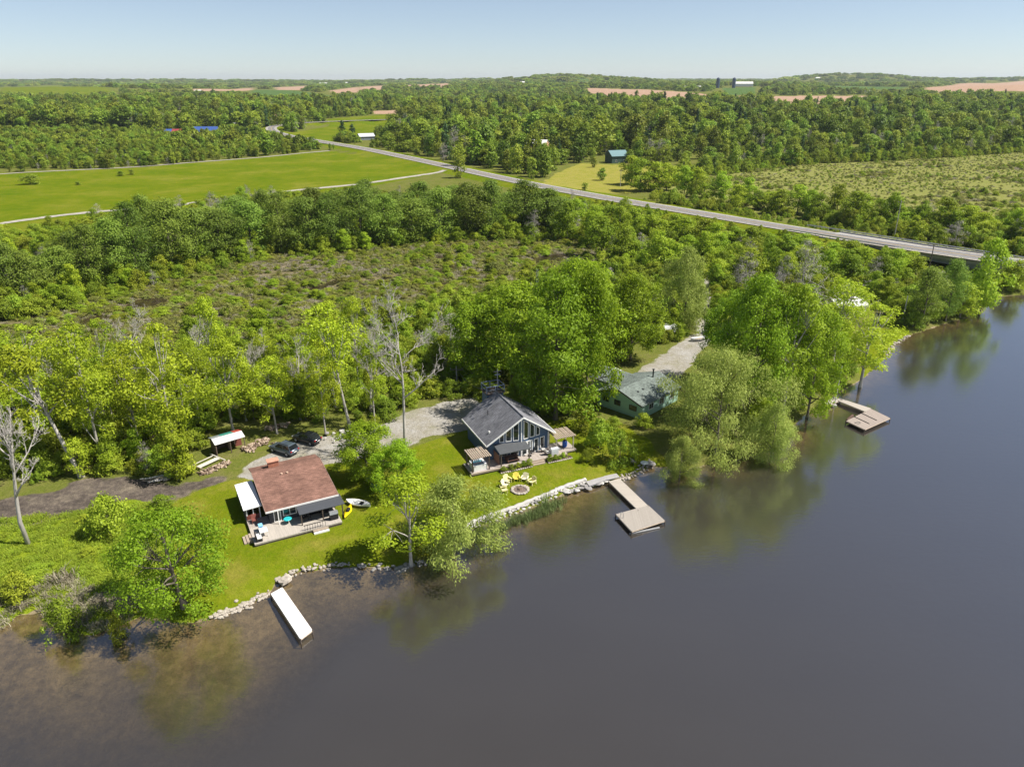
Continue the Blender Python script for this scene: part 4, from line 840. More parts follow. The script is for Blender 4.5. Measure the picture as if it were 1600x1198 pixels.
pergola('pergola', 'weathered slat pergola at the right end of the blue chalet deck', LOC(BO, BR, 10.2, -.9, .42), BR, 3.0, 2.6, 2.15, TAN, pm('pale_post', (.42, .37, .3), .2))
MB().box(9.9, 13.4, -1.1, 1.9, .2, .41).part('deck', WOODY, b)
ht = thing('hot_tub', 'square white hot tub with turquoise water under the left pergola', 'hot tub', LOC(BO, BR, -1.45, -.5, .425), BR)
mb = MB()
for x0, x1, y0, y1 in ((-.95, .95, -.95, -.7), (-.95, .95, .7, .95), (-.95, -.7, -.7, .7), (.7, .95, -.7, .7)): mb.box(x0, x1, y0, y1, 0, .8)
mb.part('shell', WHITE, ht); MB().box(-.7, .7, -.7, .7, .05, .68).part('water', pm('tub_water', (.12, .34, .42), .25, 3, .1), ht); MB().box(-.97, .97, -.5, -.02, .81, .89).part('cover', solid('tub_cover', (.1, .12, .15)), ht)
pt = thing('propane_tank', 'white propane tank by the left wall of the blue chalet', 'tank', LOC(BO, BR, .1, 3.2, .425), BR)
MB().tube([(0, 0, 0), (0, 0, .1), (0, 0, 1.0), (0, 0, 1.15), (0, 0, 1.2)], [.3, .33, .33, .22, .06], 14).part('cylinder', WHITE, pt, True); MB().cyl(0, 0, 1.2, 1.32, .05, 8).part('valve', STEEL, pt)
dt = thing('patio_table', 'brown patio table with benches under the dark awning of the blue chalet', 'table', LOC(BO, BR, 3.5, -.55, .425), BR)
MB().box(-.9, .9, -.4, .4, .7, .76).part('tabletop', pm('redwood', (.22, .12, .09)), dt)
for s in (-1, 1):
    MB().box(-.9, .9, s * .62 - .14, s * .62 + .14, .4, .45).part('bench', pm('redwood', (.22, .12, .09)), dt); MB().box(s * .7 - .04, s * .7 + .04, -.6, .6, 0, .7).part('leg', pm('redwood', (.22, .12, .09)), dt)
pu = thing('patio_umbrella', 'closed pale patio umbrella standing on the blue chalet deck', 'umbrella', LOC(BO, BR, 6.4, -.3, .425), BR)
MB().tube([(0, 0, 0), (0, 0, 2.5)], .03, 8).part('pole', WHITE, pu); MB().tube([(0, 0, 1.0), (0, 0, 1.2), (0, 0, 2.2), (0, 0, 2.45)], [.16, .14, .1, .02], 10).part('canopy', solid('pale_fabric', (.5, .52, .55), .9), pu); MB().cyl(0, 0, 0, .1, .28, 12).part('base', BLACK, pu)
def lounge_chair(label, loc, rz, m, fm=BLACK, grp=None):
    e = thing('patio_chair', label, 'chair', loc, rz, grp)
    MB().box(-.28, .28, -.28, .28, .36, .44).part('seat', m, e); MB().hexa([(-.28, .24, .44), (.28, .24, .44), (.28, .3, .44), (-.28, .3, .44)], [(-.28, .4, .95), (.28, .4, .95), (.28, .46, .95), (-.28, .46, .95)]).part('backrest', m, e)
    for x in (-.26, .26):
        MB().box(x - .03, x + .03, -.27, .3, .56, .6).part('armrest', fm, e)
        for y in (-.25, .27): MB().box(x - .025, x + .025, y - .025, y + .025, 0, .56).part('leg', fm, e)
    return e
lounge_chair('white-cushioned chair on the right of the blue chalet deck, nearer its wall', LOC(BO, BR, 8.7, .05, .425), BR + 1.3, WHITE)
lounge_chair('white-cushioned chair on the right of the blue chalet deck, nearer the lake', LOC(BO, BR, 8.9, -.95, .425), BR + 1.7, WHITE)
lounge_chair('dark patio chair beside the closed umbrella on the blue chalet deck', LOC(BO, BR, 7.1, .3, .425), BR - .6, BLACK)
gr = thing('barbecue_grill', 'white boxy barbecue grill near the right pergola of the blue chalet', 'grill', LOC(BO, BR, 9.75, -1.3, .425), BR)
MB().box(-.55, .55, -.3, .3, .08, .8).part('cabinet', solid('pale_grey_metal', (.55, .56, .58), .4), gr); MB().prism([(-.55, -.3, .8), (-.55, .3, .8), (-.55, .28, 1.0), (-.55, 0, 1.12), (-.55, -.28, 1.0)], (1.1, 0, 0)).part('lid', solid('pale_grey_metal', (.55, .56, .58), .4), gr); MB().box(.56, .95, -.28, .28, .72, .78).part('side_shelf', STEEL, gr)
rb = thing('rain_barrel', 'blue plastic barrel under the right pergola of the blue chalet', 'barrel', LOC(BO, BR, 12.2, .2, .425), BR)
MB().tube([(0, 0, 0), (0, 0, .15), (0, 0, .5), (0, 0, .85), (0, 0, 1.0)], [.28, .34, .37, .34, .28], 14).part('body', solid('blue_plastic', (.02, .09, .38), .35), rb, True); MB().cyl(0, 0, 1.0, 1.05, .27, 14).part('lid', BLACK, rb)
# planting bed in front of the deck
bed = thing('planting_bed', 'low planting bed edged with pale stones in front of the blue chalet deck', 'flower bed', LOC(BO, BR, 1.0, -2.55, 0), BR)
ROCKM = pm('pale_rock', (.36, .32, .27), .3, 2, .9, .4, second=(.42, .37, .31)); SOILM = pm('garden_soil', (.07, .05, .035), .3, 4, 1)
MB().box(0, 4.6, 0, .6, -.1, .12).box(7.2, 11, 0, .6, -.1, .12).part('soil', SOILM, bed)
def rock_mesh(seed, flat=.6):
    rg = np.random.default_rng(seed); V = []; n = 8
    for j, (zz, r) in enumerate([(-.5, .55), (-.1, 1), (.3, .9), (.52, .45)]):
        for k in range(n):
            th = 2 * math.pi * k / n + .2 * j; q = r * rg.uniform(.78, 1.12); V.append((q * math.cos(th), q * math.sin(th), zz * flat * 1.6 + rg.normal() * .05))
    Fs = [(j * n + k, j * n + (k + 1) % n, (j + 1) * n + (k + 1) % n, (j + 1) * n + k) for j in range(3) for k in range(n)] + [tuple(range(n))[::-1], tuple(range(3 * n, 4 * n))]
    mb_ = MB(); mb_.add(V, Fs); return mb_
ROCKS = [rock_mesh(200 + i).mesh('stone', ROCKM) for i in range(5)]; ROCKG = [rock_mesh(210 + i, .5).mesh('stone', pm('grey_rock', (.28, .265, .25), .3, 2, .9, .4)) for i in range(4)]
ROCKW = [rock_mesh(220 + i, .5).mesh('stone', pm('white_rock', (.46, .44, .41), .18, 1.5, .9, .4)) for i in range(4)]
def stone(parent, x, y, z, s, rocks=ROCKS, sz=None, name='stone'):
    o = bpy.data.objects.new(name, random.choice(rocks)); COL.objects.link(o); o.parent = parent; o.location = (x, y, z); o.scale = (s * random.uniform(.8, 1.4), s * random.uniform(.7, 1.1), (sz or s) * random.uniform(.7, 1.1)); o.rotation_euler = (random.uniform(-.2, .2), random.uniform(-.2, .2), random.uniform(0, 6.28)); return o
for i in range(15): stone(bed, .1 + .32 * i, -.1, .06, .17)
for i in range(12): stone(bed, 7.3 + .32 * i, -.1, .06, .17)
for i, (u_, h_) in enumerate([(.6, .7), (1.7, .75), (2.7, .8), (3.6, .9), (4.4, 1.05), (7.6, .95), (8.5, .8), (9.6, .9)]):
    x, y, z = LOC(BO, BR, 1.0 + u_, -2.25, .1)
    plant('shrub', i, x, y, h_, 1.15, ordw(i) + ' from the left of the clipped shrubs along the blue chalet deck', 'clipped shrubs along the blue chalet deck', None, 'shrub', 'shrub', z)

# ------------------------------------------------------------------ brown-roofed cottage
CO = (-28.91, 73.87, .82); CR = math.atan2(4.02, 7.63)
c = thing('cottage', 'low dark cottage with a brown shingle roof and a deck facing the lake', 'house', CO, CR)
BROWN = shingle('brown_shingles', (.225, .122, .092)); CHAR = siding('charcoal_siding', (.05, .052, .06))
UW, RV = 8.65, 8.7
MB().slab([(0, 0, 2.4), (UW, 0, 2.4), (UW, RV, 3.35), (0, RV, 3.35)], .14).part('roof', BROWN, c); MB().slab([(0, RV + .003, 3.35), (UW, RV + .003, 3.35), (UW, RV + 3, 2.5), (0, RV + 3, 2.5)], .14).part('roof', BROWN, c)
MB().box(-.02, UW + .02, -.06, -.003, 2.2, 2.41).part('fascia', WHITE, c)
for x in (-.05, UW): MB().hexa([(x, 0, 2.2), (x + .05, 0, 2.2), (x + .05, RV, 3.15), (x, RV, 3.15)], [(x, 0, 2.42), (x + .05, 0, 2.42), (x + .05, RV, 3.37), (x, RV, 3.37)]).part('fascia', solid('brown_trim', (.3, .2, .16)), c)
rz_ = lambda v: 2.4 + .95 * v / RV - .16
MB().box(.4, UW - .4, .6, .8, 0, rz_(.6)).part('wall', CHAR, c); MB().box(.4, UW - .4, RV + 2.4, RV + 2.6, 0, 2.4).part('wall', CHAR, c)
for x in (.4, UW - .6): MB().prism([(x, .8, 0), (x, RV + 2.4, 0), (x, RV + 2.4, 2.4), (x, RV, 3.15), (x, .8, rz_(.8))], (.2, 0, 0)).part('wall', CHAR, c)
BRICK = pm('chimney_brick', (.38, .16, .1), .25, 5, .9, .2)
ch = MB().box(2.2, 3.5, RV + .6, RV + 1.5, 2.6, 3.9).part('chimney', BRICK, c); MB().box(2.1, 3.6, RV + .5, RV + 1.6, 3.9, 4.0).part('cap', pm('chimney_cap', (.5, .26, .18), .2), ch)
for u_ in (3.35, 4.05): MB().cyl(u_, 6.9, 3.05, 3.32, .14, 8).part('roof_vent', solid('copper_vent', (.55, .38, .28)), c)
MB().slab([(-2.2, 2.2, 2.1), (-.1, 2.2, 2.2), (-.1, 8.7, 2.3), (-2.2, 8.7, 2.2)], .12).part('porch_roof', pm('white_membrane', (.84, .84, .83), .03, 1, .6), c)
MAR = pm('maroon_boards', (.2, .065, .05), .25, 4)
MB().box(-2.0, -1.9, 2.5, 8.4, 0, 2.0).part('porch_wall', CHAR, c); MB().box(-1.9, .38, 8.3, 8.4, 0, 2.0).part('porch_wall', CHAR, c); MB().box(-1.9, -.3, 2.5, 2.6, 0, 1.0).part('porch_wall', MAR, c)
for u_ in (-1.85, -1.1, -.35): post(c, u_, 2.55, 1.0 if u_ != -.35 else 0, 2.0, WHITE, .06)
MB().box(-2.0, .39, .56, 2.49, .2, .42).part('porch_floor', WOOD, c)
rect_window(c, (0, .6, 0), (1, 0, 0), .95, 2.05, 2.0, 3.6, (0, -1, 0), bars=1); rect_window(c, (0, .6, 0), (1, 0, 0), .4, 2.2, .9, 1.75, (0, -1, 0), name='door'); rect_window(c, (0, .6, 0), (1, 0, 0), .4, 2.2, 5.0, 6.8, (0, -1, 0), bars=1, name='door')
MB().slab([(3.5, -1.75, 1.98), (8.9, -1.75, 1.98), (8.9, .5, 2.2), (3.5, .5, 2.2)], .06).part('awning', planks_mat('ribbed_metal_roof', (.075, .08, .09), .25, 'Y', .1, .5), c)
for u_ in (3.7, 6.2, 8.6): post(c, u_, -1.65, .42, 1.92, DARKW, .06)
post(c, 1.35, -.03, .42, 2.2, WHITE, .05)
MB().box(-2.0, 8.1, -3.0, .55, .24, .42).part('deck', pm('pale_deck', (.40, .36, .31), .15, 1.5, .9, stretch=(4, .3, 1)), c); MB().box(-1.95, 8.05, -2.95, .4, -.1, .23).part('deck_skirt', DARKW, c)
for i in range(2): MB().box(4.6, 6.4, -3.3 - .3 * i, -3.03 - .3 * i, -.05, .27 - .15 * i).part('step', WHITE if i else TAN, c)
for i in range(3): MB().box(-2.3 - .34 * i, -2.02 - .34 * i, -1.9, -.3, -.05, .33 - .1 * i).part('step', TAN, c)
for i in range(9): MB().box(3.7 + i * .3, 3.74 + i * .3, -2.97, -2.93, .42, 1.1).part('baluster', BLACK, c)
MB().box(3.6, 6.2, -3.0, -2.9, 1.1, 1.15).part('handrail', BLACK, c)
D = lambda u_, v_: LOC(CO, CR, u_, v_, .425)
sf = thing('patio_sofa', 'dark patio sofa with white cushions at the left corner of the cottage deck', 'sofa', D(-1.4, -2.2), CR + 1.57)
MB().box(-.6, .6, -.35, .35, .05, .34).part('frame', BLACK, sf); MB().box(-.55, .55, -.3, .2, .345, .45).part('cushion', WHITE, sf); MB().box(-.6, .6, .25, .37, .345, .75).part('backrest', BLACK, sf)
wt = thing('patio_table', 'white square patio table on the cottage deck by the sofa', 'table', D(-.7, -1.5), CR)
MB().box(-.45, .45, -.55, .55, .62, .68).part('tabletop', WHITE, wt); [MB().box(x - .03, x + .03, y - .03, y + .03, 0, .62).part('leg', WHITE, wt) for x in (-.4, .4) for y in (-.5, .5)]
cb = thing('cooler_box', 'tall bright blue cooler standing on the cottage deck', 'cooler', D(-.85, -.55), CR)
MB().box(-.22, .22, -.3, .3, 0, .75).part('body', solid('cooler_blue', (.05, .3, .62), .4), cb); MB().box(-.24, .24, -.32, .32, .755, .86).part('lid', solid('cooler_lid', (.25, .55, .75), .4), cb)
wb = thing('round_table', 'round turquoise table on the cottage deck against the wall', 'table', D(2.3, -.35), CR)
MB().tube([(0, 0, .55), (0, 0, .6), (0, 0, .66)], [.2, .5, .42], 14).part('tabletop', solid('turquoise', (.03, .42, .45), .4), wb); MB().cyl(0, 0, 0, .55, .06, 8).part('leg', BLACK, wb)
lounge_chair('red wooden chair in front of the white porch roof of the cottage', LOC(CO, CR, -1.2, 1.6, .425), CR, MAR, MAR)
lounge_chair('dark patio chair under the cottage awning, left of the dining table', D(4.3, -.7), CR - 1.2, BLACK); lounge_chair('dark patio chair under the cottage awning, right of the dining table', D(6.9, -.6), CR + 1.2, BLACK)
tb = thing('dining_table', 'dark dining table in the shade of the cottage awning', 'table', D(5.6, -.7), CR)
MB().box(-.8, .8, -.4, .4, .68, .74).part('tabletop', BLACK, tb); [MB().box(x - .03, x + .03, y - .03, y + .03, 0, .68).part('leg', BLACK, tb) for x in (-.7, .7) for y in (-.3, .3)]
g2 = thing('barbecue_grill', 'dark barbecue grill at the right end of the cottage deck', 'grill', D(7.4, -2.0), CR)
MB().box(-.5, .5, -.28, .28, .1, .75).part('cabinet', BLACK, g2); MB().prism([(-.5, -.28, .755), (-.5, .28, .755), (-.5, .2, 1.05), (-.5, -.2, 1.05)], (1, 0, 0)).part('lid', STEEL, g2)

# ------------------------------------------------------------------ mint house
MO = Gz(968.5, 608.5, 4.7); MB_ = Gz(1008, 590, 4.7); MR = math.atan2(MB_[1] - MO[1], MB_[0] - MO[0])
m_ = thing('mint_house', 'mint green house with grey-green roofs half hidden by the big willow', 'house', (MO[0], MO[1], .8), MR)
MINT = siding('mint_siding', (.33, .5, .40)); GREENR = shingle('green_grey_shingles', (.17, .20, .18)); LEN = math.hypot(MB_[0] - MO[0], MB_[1] - MO[1]) + 4
HW = 4.2
for s in (-1, 1): MB().slab([(-.3, 0 if s > 0 else -.003, 3.95), (LEN, 0 if s > 0 else -.003, 3.95), (LEN, s * (HW + .4), 2.45), (-.3, s * (HW + .4), 2.45)][:: (1 if s < 0 else -1)], .14).part('roof', GREENR, m_)
MB().prism([(0, -HW, 0), (0, HW, 0), (0, HW, 2.38), (0, 0, 3.78), (0, -HW, 2.38)], (.2, 0, 0)).part('wall', MINT, m_); MB().prism([(LEN - .3, -HW, 0), (LEN - .3, HW, 0), (LEN - .3, HW, 2.38), (LEN - .3, 0, 3.78), (LEN - .3, -HW, 2.38)], (-.2, 0, 0)).part('wall', MINT, m_)
for s in (-1, 1): MB().box(.2, LEN - .5, s * HW - .1, s * HW + .1, 0, 2.4).part('wall', MINT, m_)
for s0, s1 in ((-3.4, -2.0), (-.3, .9), (2.0, 3.2)): rect_window(m_, (0, 0, 0), (0, 1, 0), 1.1, 2.0, s0, s1, (-1, 0, 0), m=solid('dark_frame', (.05, .05, .045)), bars=1)
for s0 in (2, 5, 8): rect_window(m_, (0, -HW - .1, 0), (1, 0, 0), 1.0, 2.1, s0, s0 + 1.3, (0, -1, 0), bars=1)
for x in (-.36,):
    for s in (-1, 1): MB().hexa([(x, 0, 3.75), (x + .06, 0, 3.75), (x + .06, s * (HW + .4), 2.25), (x, s * (HW + .4), 2.25)][:: (1 if s < 0 else -1)], [(x, 0, 3.97), (x + .06, 0, 3.97), (x + .06, s * (HW + .4), 2.47), (x, s * (HW + .4), 2.47)][:: (1 if s < 0 else -1)]).part('fascia', solid('dark_frame', (.05, .05, .045)), m_)
wg = MB()   # rear wing across the ridge
WG0, WG1 = LEN - 6.5, LEN - 1.0
for s in (-1, 1): wg.slab([((WG0 + WG1) / 2, 1.5, 3.6), ((WG0 + WG1) / 2, 9.5, 3.6), ((WG0 + WG1) / 2 + s * 3.1, 9.5, 2.3), ((WG0 + WG1) / 2 + s * 3.1, 1.5, 2.3)][:: (1 if s > 0 else -1)], .14)
wing = wg.part('rear_roof', GREENR, m_); MB().box(WG0 + .1, WG1 - .1, HW + .12, 9.2, 0, 2.3).part('rear_wall', MINT, m_)
for k, (x, y, z) in enumerate([(LEN - 6, 3.4, 2.7), (LEN - 2.6, -.6, 3.6)]): q = MB().cyl(x, y, z, z + 1.5, .12, 8).part('stovepipe', BLACK, m_); MB().cyl(x, y, z + 1.5, z + 1.6, .2, 8).part('cap', BLACK, q)
for x in (2.2, 3.6): MB().box(x, x + .35, -2.0, -1.65, 3.1, 3.42).part('roof_vent', BLACK, m_)
hb = thing('storage_box', 'pale wooden box with a slanted lid behind the mint house roof', 'box', (Gz(967, 603)[0] - .3, Gz(967, 603)[1] + 3, .8), MR)
MB().box(-.9, .9, -.6, .6, 0, 1.6).part('body', TAN, hb); MB().slab([(-1, -.7, 1.65), (1, -.7, 1.65), (1, .7, 1.85), (-1, .7, 1.85)], .06).part('lid', WHITE, hb)

# ------------------------------------------------------------------ woodshed
x0, y0 = Gz(336, 693, 2.9); x1, y1 = Gz(381, 680, 2.9); SR = math.atan2(y1 - y0, x1 - x0); SW = math.hypot(x1 - x0, y1 - y0)
s_ = thing('woodshed', 'small open woodshed with white, green and red roof sheets', 'shed', (x0, y0, .8), SR)
for i, (nm, col) in enumerate([('grey', (.22, .25, .25)), ('green', (.05, .25, .2)), ('red', (.4, .07, .05))]):
    a = -.1 + (SW + .2) * [0, .33, .74][i]; b2 = -.1 + (SW + .2) * [.33, .74, 1][i]
    MB().slab([(a, 1.1, 2.45 + .01 * i), (b2, 1.1, 2.45 + .01 * i), (b2, 2.6, 2.05 + .01 * i), (a, 2.6, 2.05 + .01 * i)], .06).part('roof_sheet', solid(nm + '_sheet', col, .5, .2), s_)
MB().slab([(-.1, -.15, 1.95), (SW + .1, -.15, 1.95), (SW + .1, 1.1, 2.42), (-.1, 1.1, 2.42)], .05).part('roof_sheet', planks_mat('white_corrugated', (.66, .65, .64), .22, 'X', .08, .5, .7), s_)['label'] = 'white corrugated front sheet'
SHW = planks_mat('old_barn_boards', (.15, .11, .085), .16, 'X', .4)
MB().box(0, SW, 2.3, 2.36, 0, 2.0).part('back_wall', SHW, s_); MB().box(0, .06, .1, 2.3, 0, 1.95).part('side_wall', SHW, s_); MB().box(SW * .5, SW * .56, 1.1, 2.3, 0, 2.1).part('divider', SHW, s_); MB().box(SW * .78, SW, 1.5, 1.56, 0, 2.2).part('red_panel', MAR, s_)
for x in (.05, SW * .5, SW - .05): post(s_, x, 0, 0, 1.95, SHW, .06)
# ------------------------------------------------------------------ firewood, lumber, rubble
LOGM = pm('cut_log', (.34, .24, .17), .3, 6, .9, second=(.45, .36, .27))
LOGS = [MB().tube([(-.22, 0, 0), (.22, 0, 0)], [.11, .12], 7).mesh('log', LOGM), MB().tube([(-.25, 0, 0), (.24, 0, 0)], [.09, .08], 6).mesh('log', pm('bark_log', (.2, .14, .10), .3, 6))]
def logpile(label, A_, B_, n, wid, hh, name='firewood_pile', cat='firewood'):
    x0, y0 = Gz(*A_); x1, y1 = Gz(*B_); e = thing(name, label, cat, ((x0 + x1) / 2, (y0 + y1) / 2, .8), math.atan2(y1 - y0, x1 - x0)); L_ = math.hypot(x1 - x0, y1 - y0)
    for i in range(n):
        o = bpy.data.objects.new('log', random.choice(LOGS)); COL.objects.link(o); o.parent = e; u_ = random.uniform(-.5, .5); v_ = random.gauss(0, .3)
        o.location = (u_ * L_, v_ * wid, .08 + hh * random.random() * max(0, 1 - abs(v_) * 1.6)); o.rotation_euler = (random.uniform(-.4, .4), random.uniform(-.5, .5), random.uniform(0, 6.28)); o.scale = (1.2,) * 3
    return e
logpile('long heap of split firewood between the woodshed and the parked cars', (382, 705), (420, 688), 120, 1.6, .6); logpile('low row of firewood beside the dirt track below the woodshed', (312, 742), (358, 724), 80, 1.0, .4); logpile('loose brush and logs at the wood edge behind the cars', (415, 672), (452, 664), 60, 1.4, .5, 'log_heap', 'logs')
LUM = pm('pale_lumber', (.62, .58, .50), .15, 3, .85)
lr = thing('lumber_rack', 'pale lumber rack lying in the grass left of the woodshed', 'lumber', (*Gz(325, 725), .8), SR + .3)
for i in range(4): MB().box(-1.6, 1.6, -.55 + i * .2, -.4 + i * .2, .3, .35).part('plank', LUM, lr)
MB().box(1.6, 1.72, -1.6, 1.7, .3, .42).part('beam', LUM, lr); MB().box(-1.72, -1.6, -1.2, 1.0, .3, .4).part('beam', TAN, lr); MB().box(-3.6, 1.6, 1.0, 1.12, .25, .33).part('beam', LUM, lr)
for y in (-1.0, 1.0): MB().box(-1.7, -1.62, y - .05, y + .05, 0, .3).part('leg', TAN, lr); MB().box(1.62, 1.7, y - .05, y + .05, 0, .3).part('leg', TAN, lr)
jp = thing('scrap_pile', 'pile of grey scrap boards and pale slabs beside the dirt track', 'scrap', (*Gz(245, 750), .8), .2)
for i in range(12): 
    o = MB().box(-.9, .9, -.12, .12, 0, .05).part('board', random.choice([LUM, TAN, CONC]), jp); o.location = (random.uniform(-1.4, 1.4), random.uniform(-.6, .6), .08 + .06 * i * .5); o.rotation_euler = (random.uniform(-.15, .15), random.uniform(-.15, .15), random.uniform(-.5, .9))
for i in range(6): stone(jp, random.uniform(.5, 2.8), random.uniform(-.6, .6), .2, random.uniform(.25, .5), ROCKS)
rp = thing('rubble_heap', 'grey-white heap of rubble at the left end of the gravel driveway', 'rubble', (*Gz(548, 680), .8), .3)
for i in range(60): stone(rp, random.gauss(0, 1.9), random.gauss(0, 1.4), .1 + random.random() * .35, random.uniform(.15, .4), ROCKW + ROCKG)
# ------------------------------------------------------------------ cars, camper
RUB = solid('tyre_rubber', (.02, .02, .02), .9); RIM = solid('alloy', (.4, .41, .42), .35); CGL = glass_mat('car_glass', (.012, .014, .018))
def paint(name, c_):
    if name in MATS: return MATS[name]
    m, t, o = newmat(name); b_ = N(t, 'ShaderNodeBsdfPrincipled', inp={'Base Color': c4(c_), 'Roughness': .3, 'Metallic': .4, 'Coat Weight': .8, 'Coat Roughness': .06}); t.links.new(b_.outputs[0], o.inputs[0]); MATS[name] = m; return m
def loft(mb, secs):
    n = len(secs[0]); b0 = len(mb.v); mb.v += [tuple(q) for s in secs for q in s]
    for i in range(len(secs) - 1):
        for k in range(n): mb.f.append((b0 + i * n + k, b0 + i * n + (k + 1) % n, b0 + (i + 1) * n + (k + 1) % n, b0 + (i + 1) * n + k))
    mb.f.append(tuple(b0 + k for k in range(n))[::-1]); mb.f.append(tuple(b0 + (len(secs) - 1) * n + k for k in range(n))); return mb
def car(label, loc, rz, pm_, L_=4.5, hh=1.62, suv=True):
    e = thing('parked_car', label, 'car', loc, rz, 'cars parked behind the cottage'); h2 = L_ / 2; W2 = .9
    def sec(x, wl, zt, zb=.28):
        return [(x, -wl * .9, zb), (x, -wl, zb + .22), (x, -wl * .98, zt - .12), (x, -wl * .86, zt), (x, wl * .86, zt), (x, wl * .98, zt - .12), (x, wl, zb + .22), (x, wl * .9, zb)]
    st = [(-h2, .72, .8, .42), (-h2 + .12, .85, .98, .32), (-h2 + .6, .9, 1.02, .28), (-.3, .92, 1.0, .26), (.75, .91, .97, .26), (1.3, .9, .9, .28), (h2 - .35, .86, .8, .3), (h2 - .08, .76, .7, .34), (h2, .66, .62, .42)]
    body = loft(MB(), [sec(*q) for q in st]).part('body', pm_, e, True)
    rx0, rx1, bx0, bx1 = (-h2 + .5, .15, -h2 + .12, 1.05) if suv else (-h2 + 1.2, .05, -h2 + .45, 1.0)
    wt_ = .66
    loft(MB(), [[(bx0, -.8, .97), (bx1, -.8, .93), (bx1, .8, .93), (bx0, .8, .97)], [(bx0 + .12, -.79, 1.1), (bx1 - .25, -.77, 1.12), (bx1 - .25, .77, 1.12), (bx0 + .12, .79, 1.1)], [(rx0, -wt_, hh - .05), (rx1, -wt_, hh - .05), (rx1, wt_, hh - .05), (rx0, wt_, hh - .05)]]).part('glasshouse', CGL, e)
    r_ = MB().hexa([(rx0 - .06, -wt_ - .03, hh - .08), (rx1 + .06, -wt_ - .03, hh - .08), (rx1 + .06, wt_ + .03, hh - .08), (rx0 - .06, wt_ + .03, hh - .08)], [(rx0 + .08, -wt_ + .07, hh), (rx1 - .06, -wt_ + .07, hh - .01), (rx1 - .06, wt_ - .07, hh - .01), (rx0 + .08, wt_ - .07, hh)]).part('roof', pm_, e)
    for s in (-1, 1):
        MB().box(rx0 + .15, rx1 - .1, s * .56 - .02, s * .56 + .02, hh + .003, hh + .05).part('roof_rail', BLACK, r_)
        for xa, xb in ((rx1, bx1 - .02), (rx0, bx0 + .05), ((rx0 + rx1) / 2 + .05, (rx0 + rx1) / 2 + .05)): MB().tube([(xa, s * (wt_ + .012), hh - .07), ((xa + xb) / 2 + (.0), s * .765, 1.15 + .12), (xb, s * .815, .97)], .035, 5).part('pillar', pm_, e)
        for x in (-h2 + .85, h2 - .9):
            w2 = MB().tube([(x, s * .68, .34), (x, s * .92, .34)], .34, 16).part('wheel', RUB, e); MB().tube([(x, s * .9, .34), (x, s * .935, .34)], .21, 12).part('rim', RIM, w2)
        MB().box(h2 - .14, h2 - .03, s * .6 - .16, s * .6 + .12, .58, .70).part('headlight', solid('lamp_lens', (.7, .7, .7), .2), e); MB().box(-h2 - .01, -h2 + .13, s * .68 - .13, s * .68 + .13, .78, .95).part('taillight', solid('red_lens', (.35, .02, .02), .3), e)
        MB().box(.62, .8, s * .93, s * 1.08, .98, 1.1).part('mirror', pm_, e) if s > 0 else MB().box(.62, .8, s * 1.08, s * .93, .98, 1.1).part('mirror', pm_, e)
    MB().box(-h2 - .015, -h2 + .01, -.26, .26, .6, .72).part('licence_plate', WHITE, e); return e
a, b_ = Gz(424, 702), Gz(464, 710); cx, cy = Gz(444, 706); car('grey-blue SUV parked behind the brown-roofed cottage, nearer the woodshed', (cx, cy, h1(cx, cy) + .02), math.atan2(2.7, -4.6), paint('slate_paint', (.10, .13, .17)), 4.6, 1.68)
cx, cy = Gz(480, 690); car('black sedan parked behind the brown-roofed cottage, farther from the woodshed', (cx, cy, h1(cx, cy) + .02), math.atan2(2.4, -4.6), paint('black_paint', (.02, .024, .03)), 4.5, 1.48, False)
rx, ry = Gz(1040, 526); rv = thing('camper_trailer', 'white camper trailer parked on the grass by the right driveway', 'camper', (rx, ry, .8), .75)
MB().prism([(-2.3, -1.05, .5), (2.2, -1.05, .5), (2.5, -1.05, 1.4), (2.2, -1.05, 2.5), (-2.1, -1.05, 2.6), (-2.4, -1.05, 1.6)], (0, 2.1, 0)).part('body', pm('camper_white', (.75, .75, .74), .05, 1, .4), rv)
MB().box(-.3, .35, -.3, .3, 2.57, 2.8).part('roof_unit', WHITE, rv); rect_window(rv, (0, -1.05, 0), (1, 0, 0), 1.4, 2.0, -1.7, -.5, (0, -1, 0), m=BLACK, fr=.05); rect_window(rv, (0, -1.05, 0), (1, 0, 0), .7, 2.2, .4, 1.0, (0, -1, 0), m=STEEL, name='door', fr=.06); rect_window(rv, (-2.42, 0, 0), (0, 1, 0), 1.5, 2.1, -.7, .7, (-1, 0, 0), m=BLACK, fr=.05)
for s in (-1, 1): MB().tube([(-.3, s * .8, .33), (-.3, s * 1.03, .33)], .33, 14).part('wheel', RUB, rv)
MB().box(2.3, 3.4, -.06, .06, .45, .55).part('hitch', BLACK, rv)
ux, uy = Gz(1030, 535); uv = thing('utility_trailer', 'small grey utility trailer in front of the camper', 'trailer', (ux, uy, .8), .7)
MB().box(-.9, .9, -.6, .6, .4, .48).part('bed', STEEL, uv); [MB().box(x0, x1, y0, y1, .48, .8).part('side', solid('grey_panel', (.35, .36, .38)), uv) for x0, x1, y0, y1 in ((-.9, .9, -.6, -.55), (-.9, .9, .55, .6), (-.9, -.85, -.55, .55), (.85, .9, -.55, .55))]
[MB().tube([(0, s * .62, .28), (0, s * .78, .28)], .27, 12).part('wheel', RUB, uv) for s in (-1, 1)]
lx, ly = Gz(1092, 532); lb = thing('small_boat', 'small grey open boat at the far edge of the right driveway', 'boat', (lx, ly, .8), .35)
